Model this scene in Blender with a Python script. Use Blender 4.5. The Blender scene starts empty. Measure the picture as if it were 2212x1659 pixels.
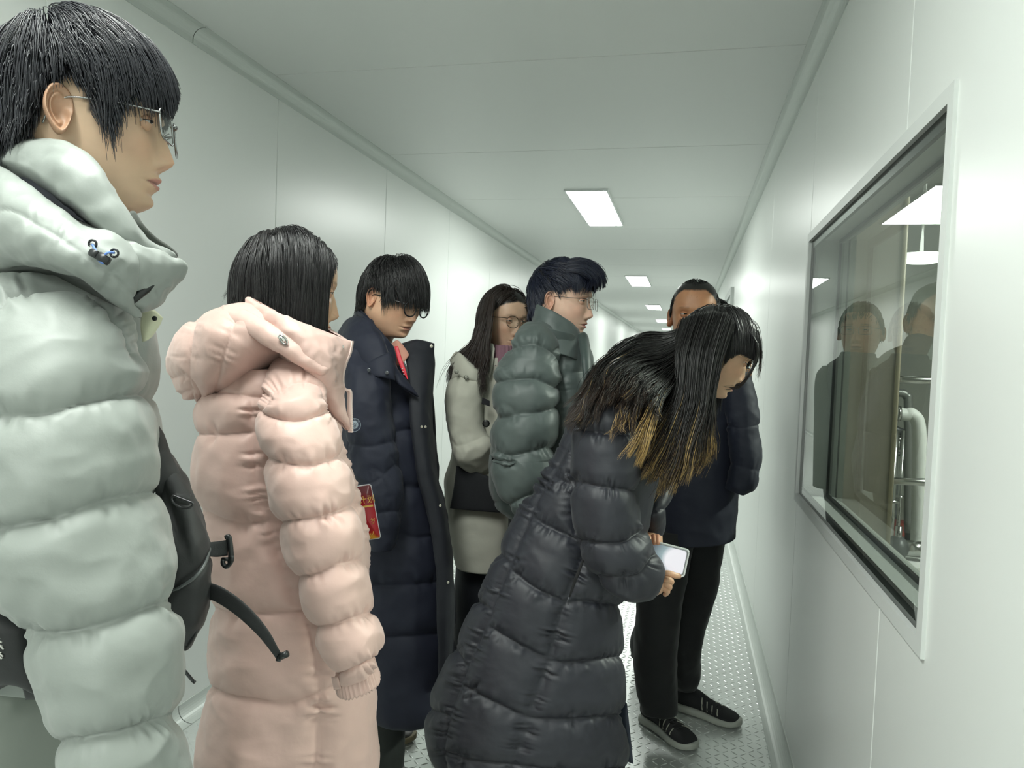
import bpy, math, random
import numpy as np
from mathutils import Vector, Matrix
PI = math.pi
S = bpy.context.scene
rng = np.random.default_rng(7)

# ---------------------------------------------------------------- camera
F = 1580.0; CAMH = 1.42
_y = np.array([377, 44.5, F]); _y /= np.linalg.norm(_y)
_z = np.array([0.038, 1.0, 0.0]); _z[2] = -(_y[0]*_z[0] + _y[1])/_y[2]; _z /= np.linalg.norm(_z)
_x = np.cross(_y, _z); _x = _x if _x[0] > 0 else -_x
W2C = np.stack([_x, _y, _z], 1)            # world -> (right, up, forward)
CP = np.array([0.0, 0.0, CAMH])
cam_data = bpy.data.cameras.new('camera'); cam = bpy.data.objects.new('camera', cam_data)
S.collection.objects.link(cam); S.camera = cam
cam_data.sensor_width = 36.0; cam_data.lens = 36.0*F/2212.0; cam_data.clip_start = 0.02; cam_data.clip_end = 200
_m = Matrix(((W2C[0][0], W2C[1][0], -W2C[2][0], 0), (W2C[0][1], W2C[1][1], -W2C[2][1], 0), (W2C[0][2], W2C[1][2], -W2C[2][2], CAMH), (0, 0, 0, 1)))
cam.matrix_world = _m

# ---------------------------------------------------------------- light level
w = bpy.data.worlds.new('world'); S.world = w; w.use_nodes = True
w.node_tree.nodes['Background'].inputs[0].default_value = (0.75, 0.85, 0.8, 1)
w.node_tree.nodes['Background'].inputs[1].default_value = 0.05
S.view_settings.view_transform = 'Standard'; S.view_settings.look = 'None'
S.view_settings.exposure = 0.0; S.view_settings.gamma = 1.0
S.cycles.use_denoising = True
S.cycles.max_bounces = 8; S.cycles.diffuse_bounces = 4; S.cycles.glossy_bounces = 4
S.cycles.transmission_bounces = 6; S.cycles.transparent_max_bounces = 16
S.cycles.caustics_reflective = False; S.cycles.caustics_refractive = False
S.cycles.sample_clamp_indirect = 4.0
LAMP = 10.8      # strength of the corridor's ceiling panels

# ---------------------------------------------------------------- helpers
def unit(v):
    v = np.asarray(v, float); return v/np.maximum(np.linalg.norm(v, axis=-1, keepdims=True), 1e-12)
def P(px, py, zc):
    px = np.asarray(px, float); py = np.asarray(py, float); zc = np.asarray(zc, float)
    c = np.stack([(px-1106)/F*zc, (829.5-py)/F*zc, zc*np.ones_like(px)], -1)
    return CP + c @ W2C
def proj(V):
    c = (np.asarray(V)-CP) @ W2C.T
    return np.stack([1106+F*c[..., 0]/c[..., 2], 829.5-F*c[..., 1]/c[..., 2]], -1)
CR = W2C[0]; CF = unit(np.array([W2C[2][0], W2C[2][1], 0])); CRH = unit(np.array([CR[0], CR[1], 0])); UP = np.array([0, 0, 1.0])

def srgb(h):
    h = h.lstrip('#'); c = [int(h[i:i+2], 16)/255 for i in (0, 2, 4)]
    return tuple(x/12.92 if x <= .04045 else ((x+.055)/1.055)**2.4 for x in c)

def mat(name, col, rough=.6, metal=0., bump=None, sheen=0., spec=.5, coat=0., attr=None, sss=0., vary=0., emis=None):
    m = bpy.data.materials.new(name); m.use_nodes = True
    nt = m.node_tree; b = nt.nodes['Principled BSDF']; L = nt.links
    if isinstance(col, str): col = srgb(col)
    b.inputs['Base Color'].default_value = (*col, 1); b.inputs['Roughness'].default_value = rough
    b.inputs['Metallic'].default_value = metal; b.inputs['Specular IOR Level'].default_value = spec
    b.inputs['Sheen Weight'].default_value = sheen; b.inputs['Coat Weight'].default_value = coat
    if sss:
        b.inputs['Subsurface Weight'].default_value = sss; b.inputs['Subsurface Radius'].default_value = (1, .35, .2); b.inputs['Subsurface Scale'].default_value = .006
    if attr:
        a = nt.nodes.new('ShaderNodeAttribute'); a.attribute_name = attr; L.new(a.outputs['Color'], b.inputs['Base Color'])
    if vary:
        tc = nt.nodes.new('ShaderNodeTexCoord'); n = nt.nodes.new('ShaderNodeTexNoise'); n.inputs['Scale'].default_value = 6; n.inputs['Detail'].default_value = 4
        L.new(tc.outputs['Object'], n.inputs['Vector'])
        mx = nt.nodes.new('ShaderNodeMix'); mx.data_type = 'RGBA'
        mx.inputs['A'].default_value = (*[c*(1-vary) for c in col], 1); mx.inputs['B'].default_value = (*[min(1, c*(1+vary)) for c in col], 1)
        L.new(n.outputs['Fac'], mx.inputs['Factor']); L.new(mx.outputs['Result'], b.inputs['Base Color'])
    if bump:
        tc = nt.nodes.new('ShaderNodeTexCoord'); prev = None
        for sc, st, dist in bump:
            n = nt.nodes.new('ShaderNodeTexNoise'); n.inputs['Scale'].default_value = sc; n.inputs['Detail'].default_value = 5
            L.new(tc.outputs['Object'], n.inputs['Vector'])
            bp = nt.nodes.new('ShaderNodeBump'); bp.inputs['Strength'].default_value = st; bp.inputs['Distance'].default_value = dist
            L.new(n.outputs['Fac'], bp.inputs['Height'])
            if prev: L.new(prev.outputs['Normal'], bp.inputs['Normal'])
            prev = bp
        L.new(prev.outputs['Normal'], b.inputs['Normal'])
    if emis:
        b.inputs['Emission Color'].default_value = (*emis[0], 1); b.inputs['Emission Strength'].default_value = emis[1]
    return m
def glass_mat(name, tint, ior=1.5, rough=0.0):
    m = bpy.data.materials.new(name); m.use_nodes = True; nt = m.node_tree; nt.nodes.clear()
    o = nt.nodes.new('ShaderNodeOutputMaterial'); mx = nt.nodes.new('ShaderNodeMixShader'); t = nt.nodes.new('ShaderNodeBsdfTransparent'); g = nt.nodes.new('ShaderNodeBsdfGlossy'); gm = nt.nodes.new('ShaderNodeNewGeometry'); r0 = ((ior-1)/(ior+1))**2*2
    def mth(op, a, b_=None):
        n = nt.nodes.new('ShaderNodeMath'); n.operation = op
        for i, v in enumerate((a, b_)):
            if v is None: continue
            if isinstance(v, (int, float)): n.inputs[i].default_value = v
            else: nt.links.new(v, n.inputs[i])
        return n.outputs[0]
    dt = nt.nodes.new('ShaderNodeVectorMath'); dt.operation = 'DOT_PRODUCT'; nt.links.new(gm.outputs['Normal'], dt.inputs[0]); nt.links.new(gm.outputs['Incoming'], dt.inputs[1])
    t.inputs[0].default_value = (*tint, 1); g.inputs['Roughness'].default_value = rough
    f = mth('ADD', mth('MULTIPLY', mth('POWER', mth('SUBTRACT', 1., mth('ABSOLUTE', dt.outputs['Value'])), 5.), 1-r0), r0)      # both faces of the sheet
    nt.links.new(f, mx.inputs[0]); nt.links.new(t.outputs[0], mx.inputs[1]); nt.links.new(g.outputs[0], mx.inputs[2]); nt.links.new(mx.outputs[0], o.inputs[0])
    return m

def mesh_obj(name, V, Fc, m, parent=None, smooth=True, col=None):
    """V (n,3); Fc list/array of quads/tris (array) or list of arrays"""
    me = bpy.data.meshes.new(name)
    V = np.ascontiguousarray(np.asarray(V, float).reshape(-1, 3), np.float32)
    groups = Fc if isinstance(Fc, list) else [Fc]
    groups = [np.asarray(g, np.int32) for g in groups if len(g)]
    nl = sum(g.size for g in groups); nf = sum(len(g) for g in groups)
    me.vertices.add(len(V)); me.vertices.foreach_set('co', V.ravel())
    me.loops.add(nl); me.loops.foreach_set('vertex_index', np.concatenate([g.ravel() for g in groups]))
    me.polygons.add(nf)
    tot = np.concatenate([np.full(len(g), g.shape[1], np.int32) for g in groups])
    st = np.concatenate([[0], np.cumsum(tot)[:-1]]).astype(np.int32)
    me.polygons.foreach_set('loop_start', st)
    me.update(calc_edges=True); me.validate()
    me.polygons.foreach_set('use_smooth', np.full(len(me.polygons), bool(smooth)))
    if col is not None:
        a = me.color_attributes.new('Col', 'FLOAT_COLOR', 'POINT')
        c = np.ones((len(V), 4), np.float32); c[:, :3] = np.asarray(col).reshape(-1, 3); a.data.foreach_set('color', c.ravel())
    me.materials.append(m)
    o = bpy.data.objects.new(name, me); S.collection.objects.link(o)
    if parent is not None: adopt(o, parent)
    return o
def adopt(o, parent):
    o.parent = parent
    o.matrix_parent_inverse = inv_of(parent)
def inv_of(p):
    m = Matrix.Translation(p.location)
    return m.inverted()
def thing(name, label, cat, loc=(0, 0, 0), group=None):
    o = bpy.data.objects.new(name, None); S.collection.objects.link(o); o.location = Vector([float(v) for v in loc]); o.empty_display_size = .05
    return tag(o, label, cat, group)
def tag(o, label, cat, group=None, kind=None):
    if label: o['label'] = label
    if cat: o['category'] = cat
    if group: o['group'] = group
    if kind: o['kind'] = kind
    return o
def struct(o): o['kind'] = 'structure'; return o

class MB:
    def __init__(s): s.v = []; s.f = {}; s.n = 0; s.c = []
    def add(s, V, *faces, col=None):
        V = np.asarray(V, float).reshape(-1, 3); s.v.append(V)
        for f in faces:
            f = np.asarray(f, int)
            if len(f): s.f.setdefault(f.shape[1], []).append(f+s.n)
        if col is not None:
            c = np.asarray(col, float); s.c.append(np.broadcast_to(c, V.shape) if c.ndim == 1 else c.reshape(-1, 3))
        s.n += len(V); return s
    def box(s, a, b):
        (x0, y0, z0), (x1, y1, z1) = a, b
        V = [(x, y, z) for x in (x0, x1) for y in (y0, y1) for z in (z0, z1)]
        return s.add(V, [(0, 1, 3, 2), (4, 6, 7, 5), (0, 4, 5, 1), (2, 3, 7, 6), (0, 2, 6, 4), (1, 5, 7, 3)])
    def tubeline(s, pts, r, n=8, closed=False, caps=True):
        V, Fq, Ft = pipe(pts, r, n, closed, caps); return s.add(V, Fq, Ft)
    def grid(s, V, cu=False, cv=False, caps=False, col=None):
        Vv, Fq, Ft = grid_faces(V, cu, cv, caps)
        if col is not None:
            col = np.asarray(col)
            if col.ndim > 1: col = col.reshape(-1, 3); col = np.concatenate([col, col[-1:].repeat(len(Vv)-len(col), 0)]) if len(Vv) > len(col) else col
        return s.add(Vv, Fq, Ft, col=col)
    def build(s, name, m, parent=None, smooth=True):
        return mesh_obj(name, np.concatenate(s.v), [np.concatenate(f) for f in s.f.values()], m, parent, smooth, np.concatenate(s.c) if s.c else None)

def grid_faces(V, cu=False, cv=False, caps=False):
    nv, nu = V.shape[:2]; idx = np.arange(nv*nu).reshape(nv, nu)
    a = idx if not cu else np.concatenate([idx, idx[:, :1]], 1)
    if cv: a = np.concatenate([a, a[:1]], 0)
    q = np.stack([a[:-1, :-1], a[:-1, 1:], a[1:, 1:], a[1:, :-1]], -1).reshape(-1, 4)
    Vf = V.reshape(-1, 3); t = []
    if caps:
        c0 = V[0].mean(0); c1 = V[-1].mean(0); n = len(Vf); Vf = np.concatenate([Vf, [c0, c1]])
        r = idx[0]; r2 = np.roll(r, -1); t.append(np.stack([r2, r, np.full(nu, n)], -1))
        r = idx[-1]; r2 = np.roll(r, -1); t.append(np.stack([r, r2, np.full(nu, n+1)], -1))
        t = np.concatenate(t)
    return Vf, q, t
def frames(p, up=None):
    t = unit(np.gradient(p, axis=-2))
    u = np.broadcast_to(np.array([.13, .21, .97]) if up is None else up, t.shape)
    s = unit(np.cross(t, u)); return t, s, np.cross(s, t)
def pipe(pts, r, n=8, closed=False, caps=True):
    p = np.asarray(pts, float); r = np.broadcast_to(np.asarray(r, float), (len(p),))
    if closed:
        q = np.concatenate([p[-1:], p, p[:1]]); t = unit(q[2:]-q[:-2]); u = np.array([.13, .21, .97]); s = unit(np.cross(t, u)); b = np.cross(s, t)
    else: t, s, b = frames(p)
    a = np.arange(n)*2*PI/n
    V = p[:, None]+r[:, None, None]*(np.cos(a)[None, :, None]*s[:, None]+np.sin(a)[None, :, None]*b[:, None])
    Vf, q, tt = grid_faces(V, True, closed, caps and not closed)
    return Vf, q, tt if len(tt) else np.zeros((0, 3), int)

def cat(ctrl, n, closed=False):
    c = np.asarray(ctrl, float); k = len(c)
    if closed:
        t = np.arange(n)*k/n; i = np.floor(t).astype(int); g = lambda j: c[(i+j) % k]
    else:
        t = np.linspace(0, k-1, n); i = np.minimum(np.floor(t).astype(int), k-2)
        ext = np.concatenate([2*c[:1]-c[1:2], c, 2*c[-1:]-c[-2:-1]]); g = lambda j: ext[i+j+1]
    u = (t-i).reshape((-1,)+(1,)*(c.ndim-1))
    a, b, d, e = g(-1), g(0), g(1), g(2)
    return .5*((2*b)+(-a+d)*u+(2*a-5*b+4*d-e)*u*u+(-a+3*b-3*d+e)*u**3)

_perm = np.random.default_rng(3).permutation(256); _perm = np.concatenate([_perm]*3)
_gr = unit(np.random.default_rng(5).normal(size=(256, 3)))
def noise(p):
    p = np.asarray(p, float); sh = p.shape[:-1]; p = p.reshape(-1, 3); i = np.floor(p).astype(int); f = p-i; i &= 255
    u = f*f*f*(f*(f*6-15)+10); out = 0
    for dx in (0, 1):
        for dy in (0, 1):
            for dz in (0, 1):
                h = _perm[_perm[_perm[i[:, 0]+dx]+i[:, 1]+dy]+i[:, 2]+dz]
                g = (_gr[h]*(f-np.array([dx, dy, dz]))).sum(1)
                wt = (u[:, 0] if dx else 1-u[:, 0])*(u[:, 1] if dy else 1-u[:, 1])*(u[:, 2] if dz else 1-u[:, 2]); out = out+g*wt
    return (out*1.6).reshape(sh)
def fbm(p, o=3):
    return sum(noise(np.asarray(p)*2**k+k*17.3)/2**k for k in range(o))
def ridge(p, o=2): return sum((1-np.abs(noise(np.asarray(p)*2**k+k*9.1))*2.2)/2**k for k in range(o))/1.5

def gnormals(V, cu=True, flip=False):
    if cu: du = np.roll(V, -1, 1)-np.roll(V, 1, 1)
    else: du = np.gradient(V, axis=1)
    dv = np.gradient(V, axis=0); n = unit(np.cross(du, dv)); return -n if flip else n
def outward(V, cu=True):
    n = gnormals(V, cu); c = V.mean(1, keepdims=True); s = np.sign(((V-c)*n).sum(-1).mean()); return n*s

def tube(rows, nu=96, nv=160, p=2.3):
    """rows: (xl,yl,xr,yr,zc,thick[,tilt[,zc_r]]) cross-sections; thick is the half depth in metres"""
    R = np.array([tuple(r)+(0.,)*(7-len(r))+(r[4],) if len(r) < 8 else r for r in rows], float)
    R = cat(R, nv)
    A = P(R[:, 0], R[:, 1], R[:, 4]); B = P(R[:, 2], R[:, 3], R[:, 7]); c = (A+B)/2
    rh = unit((c-CP)*np.array([1, 1, 0])); CF_ = rh      # sections square to the line of sight
    fix = np.abs(R[:, 7]-R[:, 4]) < 1e-6
    def hit(Q): d = Q-CP; k = ((c-CP)*rh).sum(1)/(d*rh).sum(1); return CP+d*k[:, None]
    A = np.where(fix[:, None], hit(A), A); B = np.where(fix[:, None], hit(B), B); c = (A+B)/2; u = (B-A)/2
    tl = R[:, 6:7]; wv = CF_+UP[None]*tl; un = unit(u); wv = unit(wv-(wv*un).sum(1, keepdims=True)*un)*R[:, 5:6]
    a = np.arange(nu)*2*PI/nu; C, Sn = np.cos(a), np.sin(a)
    C = np.sign(C)*np.abs(C)**(2/p); Sn = np.sign(Sn)*np.abs(Sn)**(2/p)
    return c[:, None]+C[None, :, None]*u[:, None]+Sn[None, :, None]*wv[:, None]

def seam_dist(q, lines):
    sh = q.shape[:-1]; q = q.reshape(-1, 2); best = np.full(len(q), 1e9); bs = np.zeros(len(q)); acc = 0
    for ln in lines:
        ln = np.asarray(ln, float)
        if len(ln) > 2: ln = cat(ln, (len(ln)-1)*4+1)
        for a, b in zip(ln[:-1], ln[1:]):
            d = b-a; L = np.hypot(*d)+1e-9; t = np.clip(((q-a)@d)/L**2, 0, 1); e = np.linalg.norm(q-a-t[:, None]*d, axis=1)
            m = e < best; best[m] = e[m]; bs[m] = (acc+t*L)[m]; acc += L
    return best.reshape(sh), bs.reshape(sh)
def quilt(V, lines, w, amp, crk=.3, lam=9., cw=.5, fold=.004, fs=7., cu=True, seed=0., mask=None):
    """puffed baffles between stitched lines (lines given as seen from the camera), gathers beside them"""
    N = outward(V, cu); q = proj(V); d, s = seam_dist(q, lines)
    t = np.clip(d/w, 0, 1); h = np.sqrt(np.clip(1-(1-t)**2, 0, 1))*amp
    g = noise(np.stack([s/lam, d/w*.7, np.full_like(s, seed)], -1))+.5*noise(np.stack([s/lam*2.3, d/w*1.2, np.full_like(s, seed+4)], -1))
    md = np.clip(.35+1.5*noise(np.stack([s/lam/4.5, 0*s, np.full_like(s, seed+9)], -1)), 0, 1.1)
    g = np.where(g > 0, g*.7, g)
    h += amp*crk*md*g*1.3*np.exp(-((t-.12)/cw)**2)*np.clip(t*8, 0, 1)
    h -= .65*amp
    h += fold*(fbm(V*fs+seed)+.7*ridge(V*fs*1.7+seed+3))
    if mask is not None: h = h*mask
    return V+N*h[..., None]
def wrinkle(V, amp, fs, st=(1, 1, 1), cu=True, seed=0, rd=.6):
    N = outward(V, cu); X = V*fs*np.array(st)+seed
    return V+N*(amp*(fbm(X)+rd*ridge(X*1.3+5)))[..., None]

def patch(ctrl, nu=40, nv=40, th=.008, bulge=0., edge=.25):
    """ctrl[r][c] = (px,py,zc): a cloth panel with its own thickness, closed all round"""
    c = np.array(ctrl, float); W = P(c[..., 0], c[..., 1], c[..., 2]); W = cat(W, nv); W = np.swapaxes(cat(np.swapaxes(W, 0, 1), nu), 0, 1)
    return shell(W, th, bulge, edge)
def shell(W, th, bulge=0., edge=.25):
    nv, nu = W.shape[:2]; N = gnormals(W, False)
    if (N*(CP-W)).sum(-1).mean() < 0: N = -N
    a = np.linspace(0, 1, nu)[None]; b = np.linspace(0, 1, nv)[:, None]
    e = np.clip(np.minimum(np.minimum(a, 1-a)*nu, np.minimum(b, 1-b)*nv)/(4.), 0, 1); pf = edge+(1-edge)*np.sqrt(1-(1-e)**2)
    bl = bulge*np.sqrt(np.clip(16*a*(1-a)*b*(1-b), 0, 1))
    top = W+N*(th/2*pf+bl)[..., None]; bot = W-N*(th/2*pf)[..., None]
    return np.concatenate([top, bot[:, ::-1]], 1)
def put(name, V, m, parent=None, cu=True, caps=True, col=None):
    b = MB(); b.grid(V, cu, False, caps, col=col); return b.build(name, m, parent)
def loc_of(V): return V
# ================================================================ the corridor
XL, XR, ZC = -1.80, 0.42, 2.57
M_wall = mat('painted_panel', (.82, .85, .825), .34, spec=.55, bump=[(1.3, .05, .02)])
M_ceil = mat('ceiling_panel', (.76, .785, .765), .42, spec=.5)
M_cove = mat('cove_aluminium', (.62, .66, .63), .38, metal=.1)
M_joint = mat('joint_sealant', (.16, .18, .17), .7)
M_alu = mat('window_aluminium', (.68, .71, .69), .5)
M_black = mat('black_gasket', (.008, .010, .010), .35)
M_plate = mat('tread_plate', (.74, .77, .75), .30, metal=.45, bump=[(9, .12, .004), (160, .05, .001)], vary=.12)

def groove_profile(a, b, seams, wd=.0025, dp=.004):
    out = [(a, 0)]
    for s in seams:
        if a < s < b: out += [(s-wd*1.8, 0), (s-wd, .0006), (s-wd*.6, dp), (s+wd*.6, dp), (s+wd, .0006), (s+wd*1.8, 0)]
    return out+[(b, 0)]
def panel_sheet(mb, axis, pos, out, y0, y1, w0, w1, seams):
    pr = np.array(groove_profile(y0, y1, seams))
    V = []
    for yy, d in pr:
        for ww in (w0, w1):
            V.append((pos+out*d, yy, ww) if axis == 'x' else (ww, yy, pos+out*d))
    n = len(pr); i = np.arange(n-1)*2
    mb.add(V, np.stack([i, i+2, i+3, i+1], -1))
Y0, Y1 = -6.5, 36.0
sl = [2.93+1.2*k for k in range(-8, 23)]; sr = [1.67, 2.87]+[4.2+1.2*k for k in range(22)]+[1.67-1.2*k for k in range(1, 7)]
sl.sort(); sr.sort(); sc_ = [2.81+1.215*k for k in range(-8, 23)]
b = MB(); panel_sheet(b, 'x', XL, -1, Y0, Y1, 0, ZC, sl); struct(b.build('wall_left', M_wall, smooth=False))
WY0, WY1, WZ0, WZ1 = 1.395, 2.865, .952, 1.886            # opening of the viewing window
b = MB()
panel_sheet(b, 'x', XR, 1, Y0, Y1, 0, WZ0, sr); panel_sheet(b, 'x', XR, 1, Y0, Y1, WZ1, ZC, sr)
panel_sheet(b, 'x', XR, 1, Y0, WY0, WZ0, WZ1, sr); panel_sheet(b, 'x', XR, 1, WY1, Y1, WZ0, WZ1, sr)
struct(b.build('wall_right', M_wall, smooth=False))
b = MB(); panel_sheet(b, 'z', ZC, 1, Y0, Y1, XL, XR, sc_); struct(b.build('ceiling', M_ceil, smooth=False))
b = MB(); b.box((XL-.05, Y1, 0), (XR+.05, Y1+.1, ZC)); struct(b.build('wall_back', M_wall, smooth=False))
b = MB(); b.box((XL-.05, Y0-.1, 0), (XR+.05, Y0, ZC)); struct(b.build('wall_front', M_wall, smooth=False))
# coves where the panels meet ceiling and floor
def cove(name, x, sx, z, sz, r, segs, lip=.012):
    a = np.linspace(0, PI/2, 9)
    cx, cz = x+sx*r, z+sz*r
    prof = [(x, z+sz*(r+lip)), (x+sx*.004, z+sz*(r+lip)), (x+sx*.004, z+sz*r)]
    prof += [(cx-sx*(r-.004)*math.cos(t), cz-sz*(r-.004)*math.sin(t)) for t in a]
    prof += [(x+sx*r, z+sz*.004), (x+sx*(r+lip), z+sz*.004), (x+sx*(r+lip), z)]
    b = MB(); prof = np.array(prof)
    for y0, y1 in segs:
        V = np.stack([np.column_stack([prof[:, 0], np.full(len(prof), yy), prof[:, 1]]) for yy in (y0, y1)])
        b.grid(V)
    o = b.build(name, M_cove, smooth=False); struct(o); return o
segs = [(Y0+2.95*k, Y0+2.95*(k+1)-.003) for k in range(12)]; segr = [(y0+.06, y1+.06) for y0, y1 in segs]
cove('trim_1', XL, 1, ZC, -1, .045, segs); cove('trim_2', XR, -1, ZC, -1, .045, segr)
cove('baseboard_left', XL, 1, 0, 1, .05, segs); cove('baseboard_right', XR, -1, 0, 1, .05, segr)
# floor: raised lozenge tread plate
b = MB(); V = np.array([(XL-.02, Y0, 0), (XR+.02, Y0, 0), (XR+.02, Y1, 0), (XL-.02, Y1, 0)]); b.add(V, [(0, 1, 2, 3)])
p_ = .031; ii, jj = np.meshgrid(np.arange(int(2.22/p_)), np.arange(int(8.6/p_)), indexing='ij'); ii = ii.ravel(); jj = jj.ravel()
keep = (jj*p_+.9 < 5.0) | (ii % 1 == 0); cx_ = XL+.02+ii*p_; cy_ = .9+jj*p_
ang = np.where((ii+jj) % 2 == 0, PI/4, -PI/4)
la = np.linspace(-1, 1, 7)[1:-1]; ring = []
for t in (-1, *la, 1):
    ring.append(t)
L_, W_, Hh = .0155, .0038, .0017
ts = np.array(ring); wd = W_*np.sqrt(1-ts**2)+1e-5; hh = Hh*(1-ts**4)
cols = np.stack([np.stack([ts*L_, -wd, 0*ts], -1), np.stack([ts*L_, -wd*.45, hh], -1), np.stack([ts*L_, wd*.45, hh], -1), np.stack([ts*L_, wd, 0*ts], -1)], 1)
base = cols.reshape(-1, 3); nb = len(base); c, s = np.cos(ang)[:, None], np.sin(ang)[:, None]
VV = np.stack([cx_[:, None]+base[None, :, 0]*c-base[None, :, 1]*s, cy_[:, None]+base[None, :, 0]*s+base[None, :, 1]*c, np.broadcast_to(base[None, :, 2], (len(ii), nb))], -1)
_, q, _ = grid_faces(cols); FF = (q[None]+np.arange(len(ii))[:, None, None]*nb).reshape(-1, 4); b.add(VV, FF)
fl = b.build('floor', M_plate, smooth=True); struct(fl)

# ceiling light panels
M_emit = mat('panel_diffuser', (.9, .93, .95), .5, emis=((.95, 1.0, .94), LAMP*3.2))
M_lf = mat('panel_frame', (.75, .78, .77), .4)
def light_parts(parent, x, y):
    b = MB(); x0, x1, y0, y1 = x-.15, x+.15, y-.65, y+.65; z0, z1 = ZC-.014, ZC
    for a, c in (((x0, y0, z0), (x0+.012, y1, z1)), ((x1-.012, y0, z0), (x1, y1, z1)), ((x0+.012, y0, z0), (x1-.012, y0+.012, z1)), ((x0+.012, y1-.012, z0), (x1-.012, y1, z1))): b.box(a, c)
    b.build('frame', M_lf, parent, smooth=False)
    b = MB(); k = 6; X, Y = x0+.012, y0+.012; X2, Y2 = x1-.012, y1-.012; r = .018; pts = []
    for (ccx, ccy, a0) in ((X2-r, Y2-r, 0), (X+r, Y2-r, 90), (X+r, Y+r, 180), (X2-r, Y+r, 270)):
        for t in np.linspace(a0, a0+90, k): pts.append((ccx+r*math.cos(math.radians(t)), ccy+r*math.sin(math.radians(t)), z0+.003))
    pts = np.array(pts); c = pts.mean(0); n = len(pts); i = np.arange(n)
    b.add(np.concatenate([pts, [c]]), np.stack([(i+1) % n, i, np.full(n, n)], -1)); b.build('diffuser', M_emit, parent, smooth=False)
LX = -.715
LL = [('lit ceiling panel nearest the viewer, reflected in the walls', .6), ('largest lit rectangular ceiling panel, above the man in the green coat', 5.6), ('second lit ceiling panel from the near end of the corridor', 10.6), ('third lit ceiling panel, small, above the far man', 15.6), ('fourth lit ceiling panel, tiny, beside the far man ear', 20.6), ('sixth lit ceiling panel near the corridor end', 30.6), ('farthest lit ceiling panel at the corridor end', 34.6), ('fifth lit ceiling panel, a speck far down the corridor', 25.6), ('unseen fill panel added just behind the viewpoint', -1.7), ('unseen fill panel added farthest behind the viewpoint', -4.6)]  # both panels behind the viewpoint are unseen, added as fill light
for lab, yy in LL:
    t = thing('ceiling_light', lab, 'ceiling light', (LX, yy, ZC)); light_parts(t, LX, yy)

# the viewing window in the right wall
win = bpy.data.objects.new('window_1', None); S.collection.objects.link(win); win.location = (XR, (WY0+WY1)/2, WZ0); struct(win)
b = MB(); t = .030; f0, f1 = XR-.007, XR+.004
y0, y1, z0, z1 = WY0-t+.006, WY1+t-.006, WZ0-t+.006, WZ1+t-.006
for a, c in (((f0, y0, z0), (f1, y1, z0+t)), ((f0, y0, z1-t), (f1, y1, z1)), ((f0, y0, z0+t), (f1, y0+t, z1-t)), ((f0, y1-t, z0+t), (f1, y1, z1-t))): b.box(a, c)
b.build('frame', M_alu, win, smooth=False)
def ring_band(name, x, wd, th, m, g=0):
    b = MB(); a0, a1, c0, c1 = WY0-g, WY1+g, WZ0-g, WZ1+g
    for p, q in (((x, a0, c0), (x+th, a1, c0+wd)), ((x, a0, c1-wd), (x+th, a1, c1)), ((x, a0, c0+wd), (x+th, a0+wd, c1-wd)), ((x, a1-wd, c0+wd), (x+th, a1, c1-wd))): b.box(p, q)
    return b.build(name, m, win, smooth=False)
ring_band('gasket', XR+.006, .032, .010, M_black)
ring_band('inner_gasket', XR+.098, .012, .008, M_black)
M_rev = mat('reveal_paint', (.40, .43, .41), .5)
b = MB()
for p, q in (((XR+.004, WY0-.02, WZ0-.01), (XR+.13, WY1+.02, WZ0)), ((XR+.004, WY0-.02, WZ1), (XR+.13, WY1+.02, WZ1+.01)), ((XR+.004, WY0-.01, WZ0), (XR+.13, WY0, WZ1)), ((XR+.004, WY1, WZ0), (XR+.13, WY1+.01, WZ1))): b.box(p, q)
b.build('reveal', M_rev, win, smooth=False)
M_glass = glass_mat('window_glass', (.86, .90, .87), 1.5)
for nm, x in (('glass_pane', XR+.004), ('inner_glass_pane', XR+.106)):
    b = MB(); b.add([(x, WY0, WZ0), (x, WY1, WZ0), (x, WY1, WZ1), (x, WY0, WZ1)], [(0, 1, 2, 3)]); b.build(nm, M_glass, win, smooth=False)

# a doorway farther down on the right
dr = bpy.data.objects.new('door_1', None); S.collection.objects.link(dr); dr.location = (XR, 8.1, 0); struct(dr)
M_door = mat('door_leaf', (.33, .37, .35), .4)
b = MB(); b.box((XR-.012, 7.6, 0), (XR-.002, 8.6, 2.12)); b.build('door_leaf', M_door, dr, smooth=False)
b = MB()
for p, q in (((XR-.03, 7.53, 0), (XR, 7.6, 2.19)), ((XR-.03, 8.6, 0), (XR, 8.67, 2.19)), ((XR-.03, 7.6, 2.12), (XR, 8.6, 2.19))): b.box(p, q)
b.build('door_frame', M_alu, dr, smooth=False)
# ================================================================ people: shared builders
M_skin = mat('skin', (.6, .4, .3), .48, attr='Col', sss=.12, bump=[(260, .06, .0006)])
M_eyew = mat('eye_white', (.62, .60, .57), .25); M_iris = mat('iris', (.012, .008, .006), .15); M_lash = mat('lash', (.01, .008, .007), .6)
M_lens = glass_mat('spectacle_lens', (.93, .95, .95), 1.5)

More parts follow.
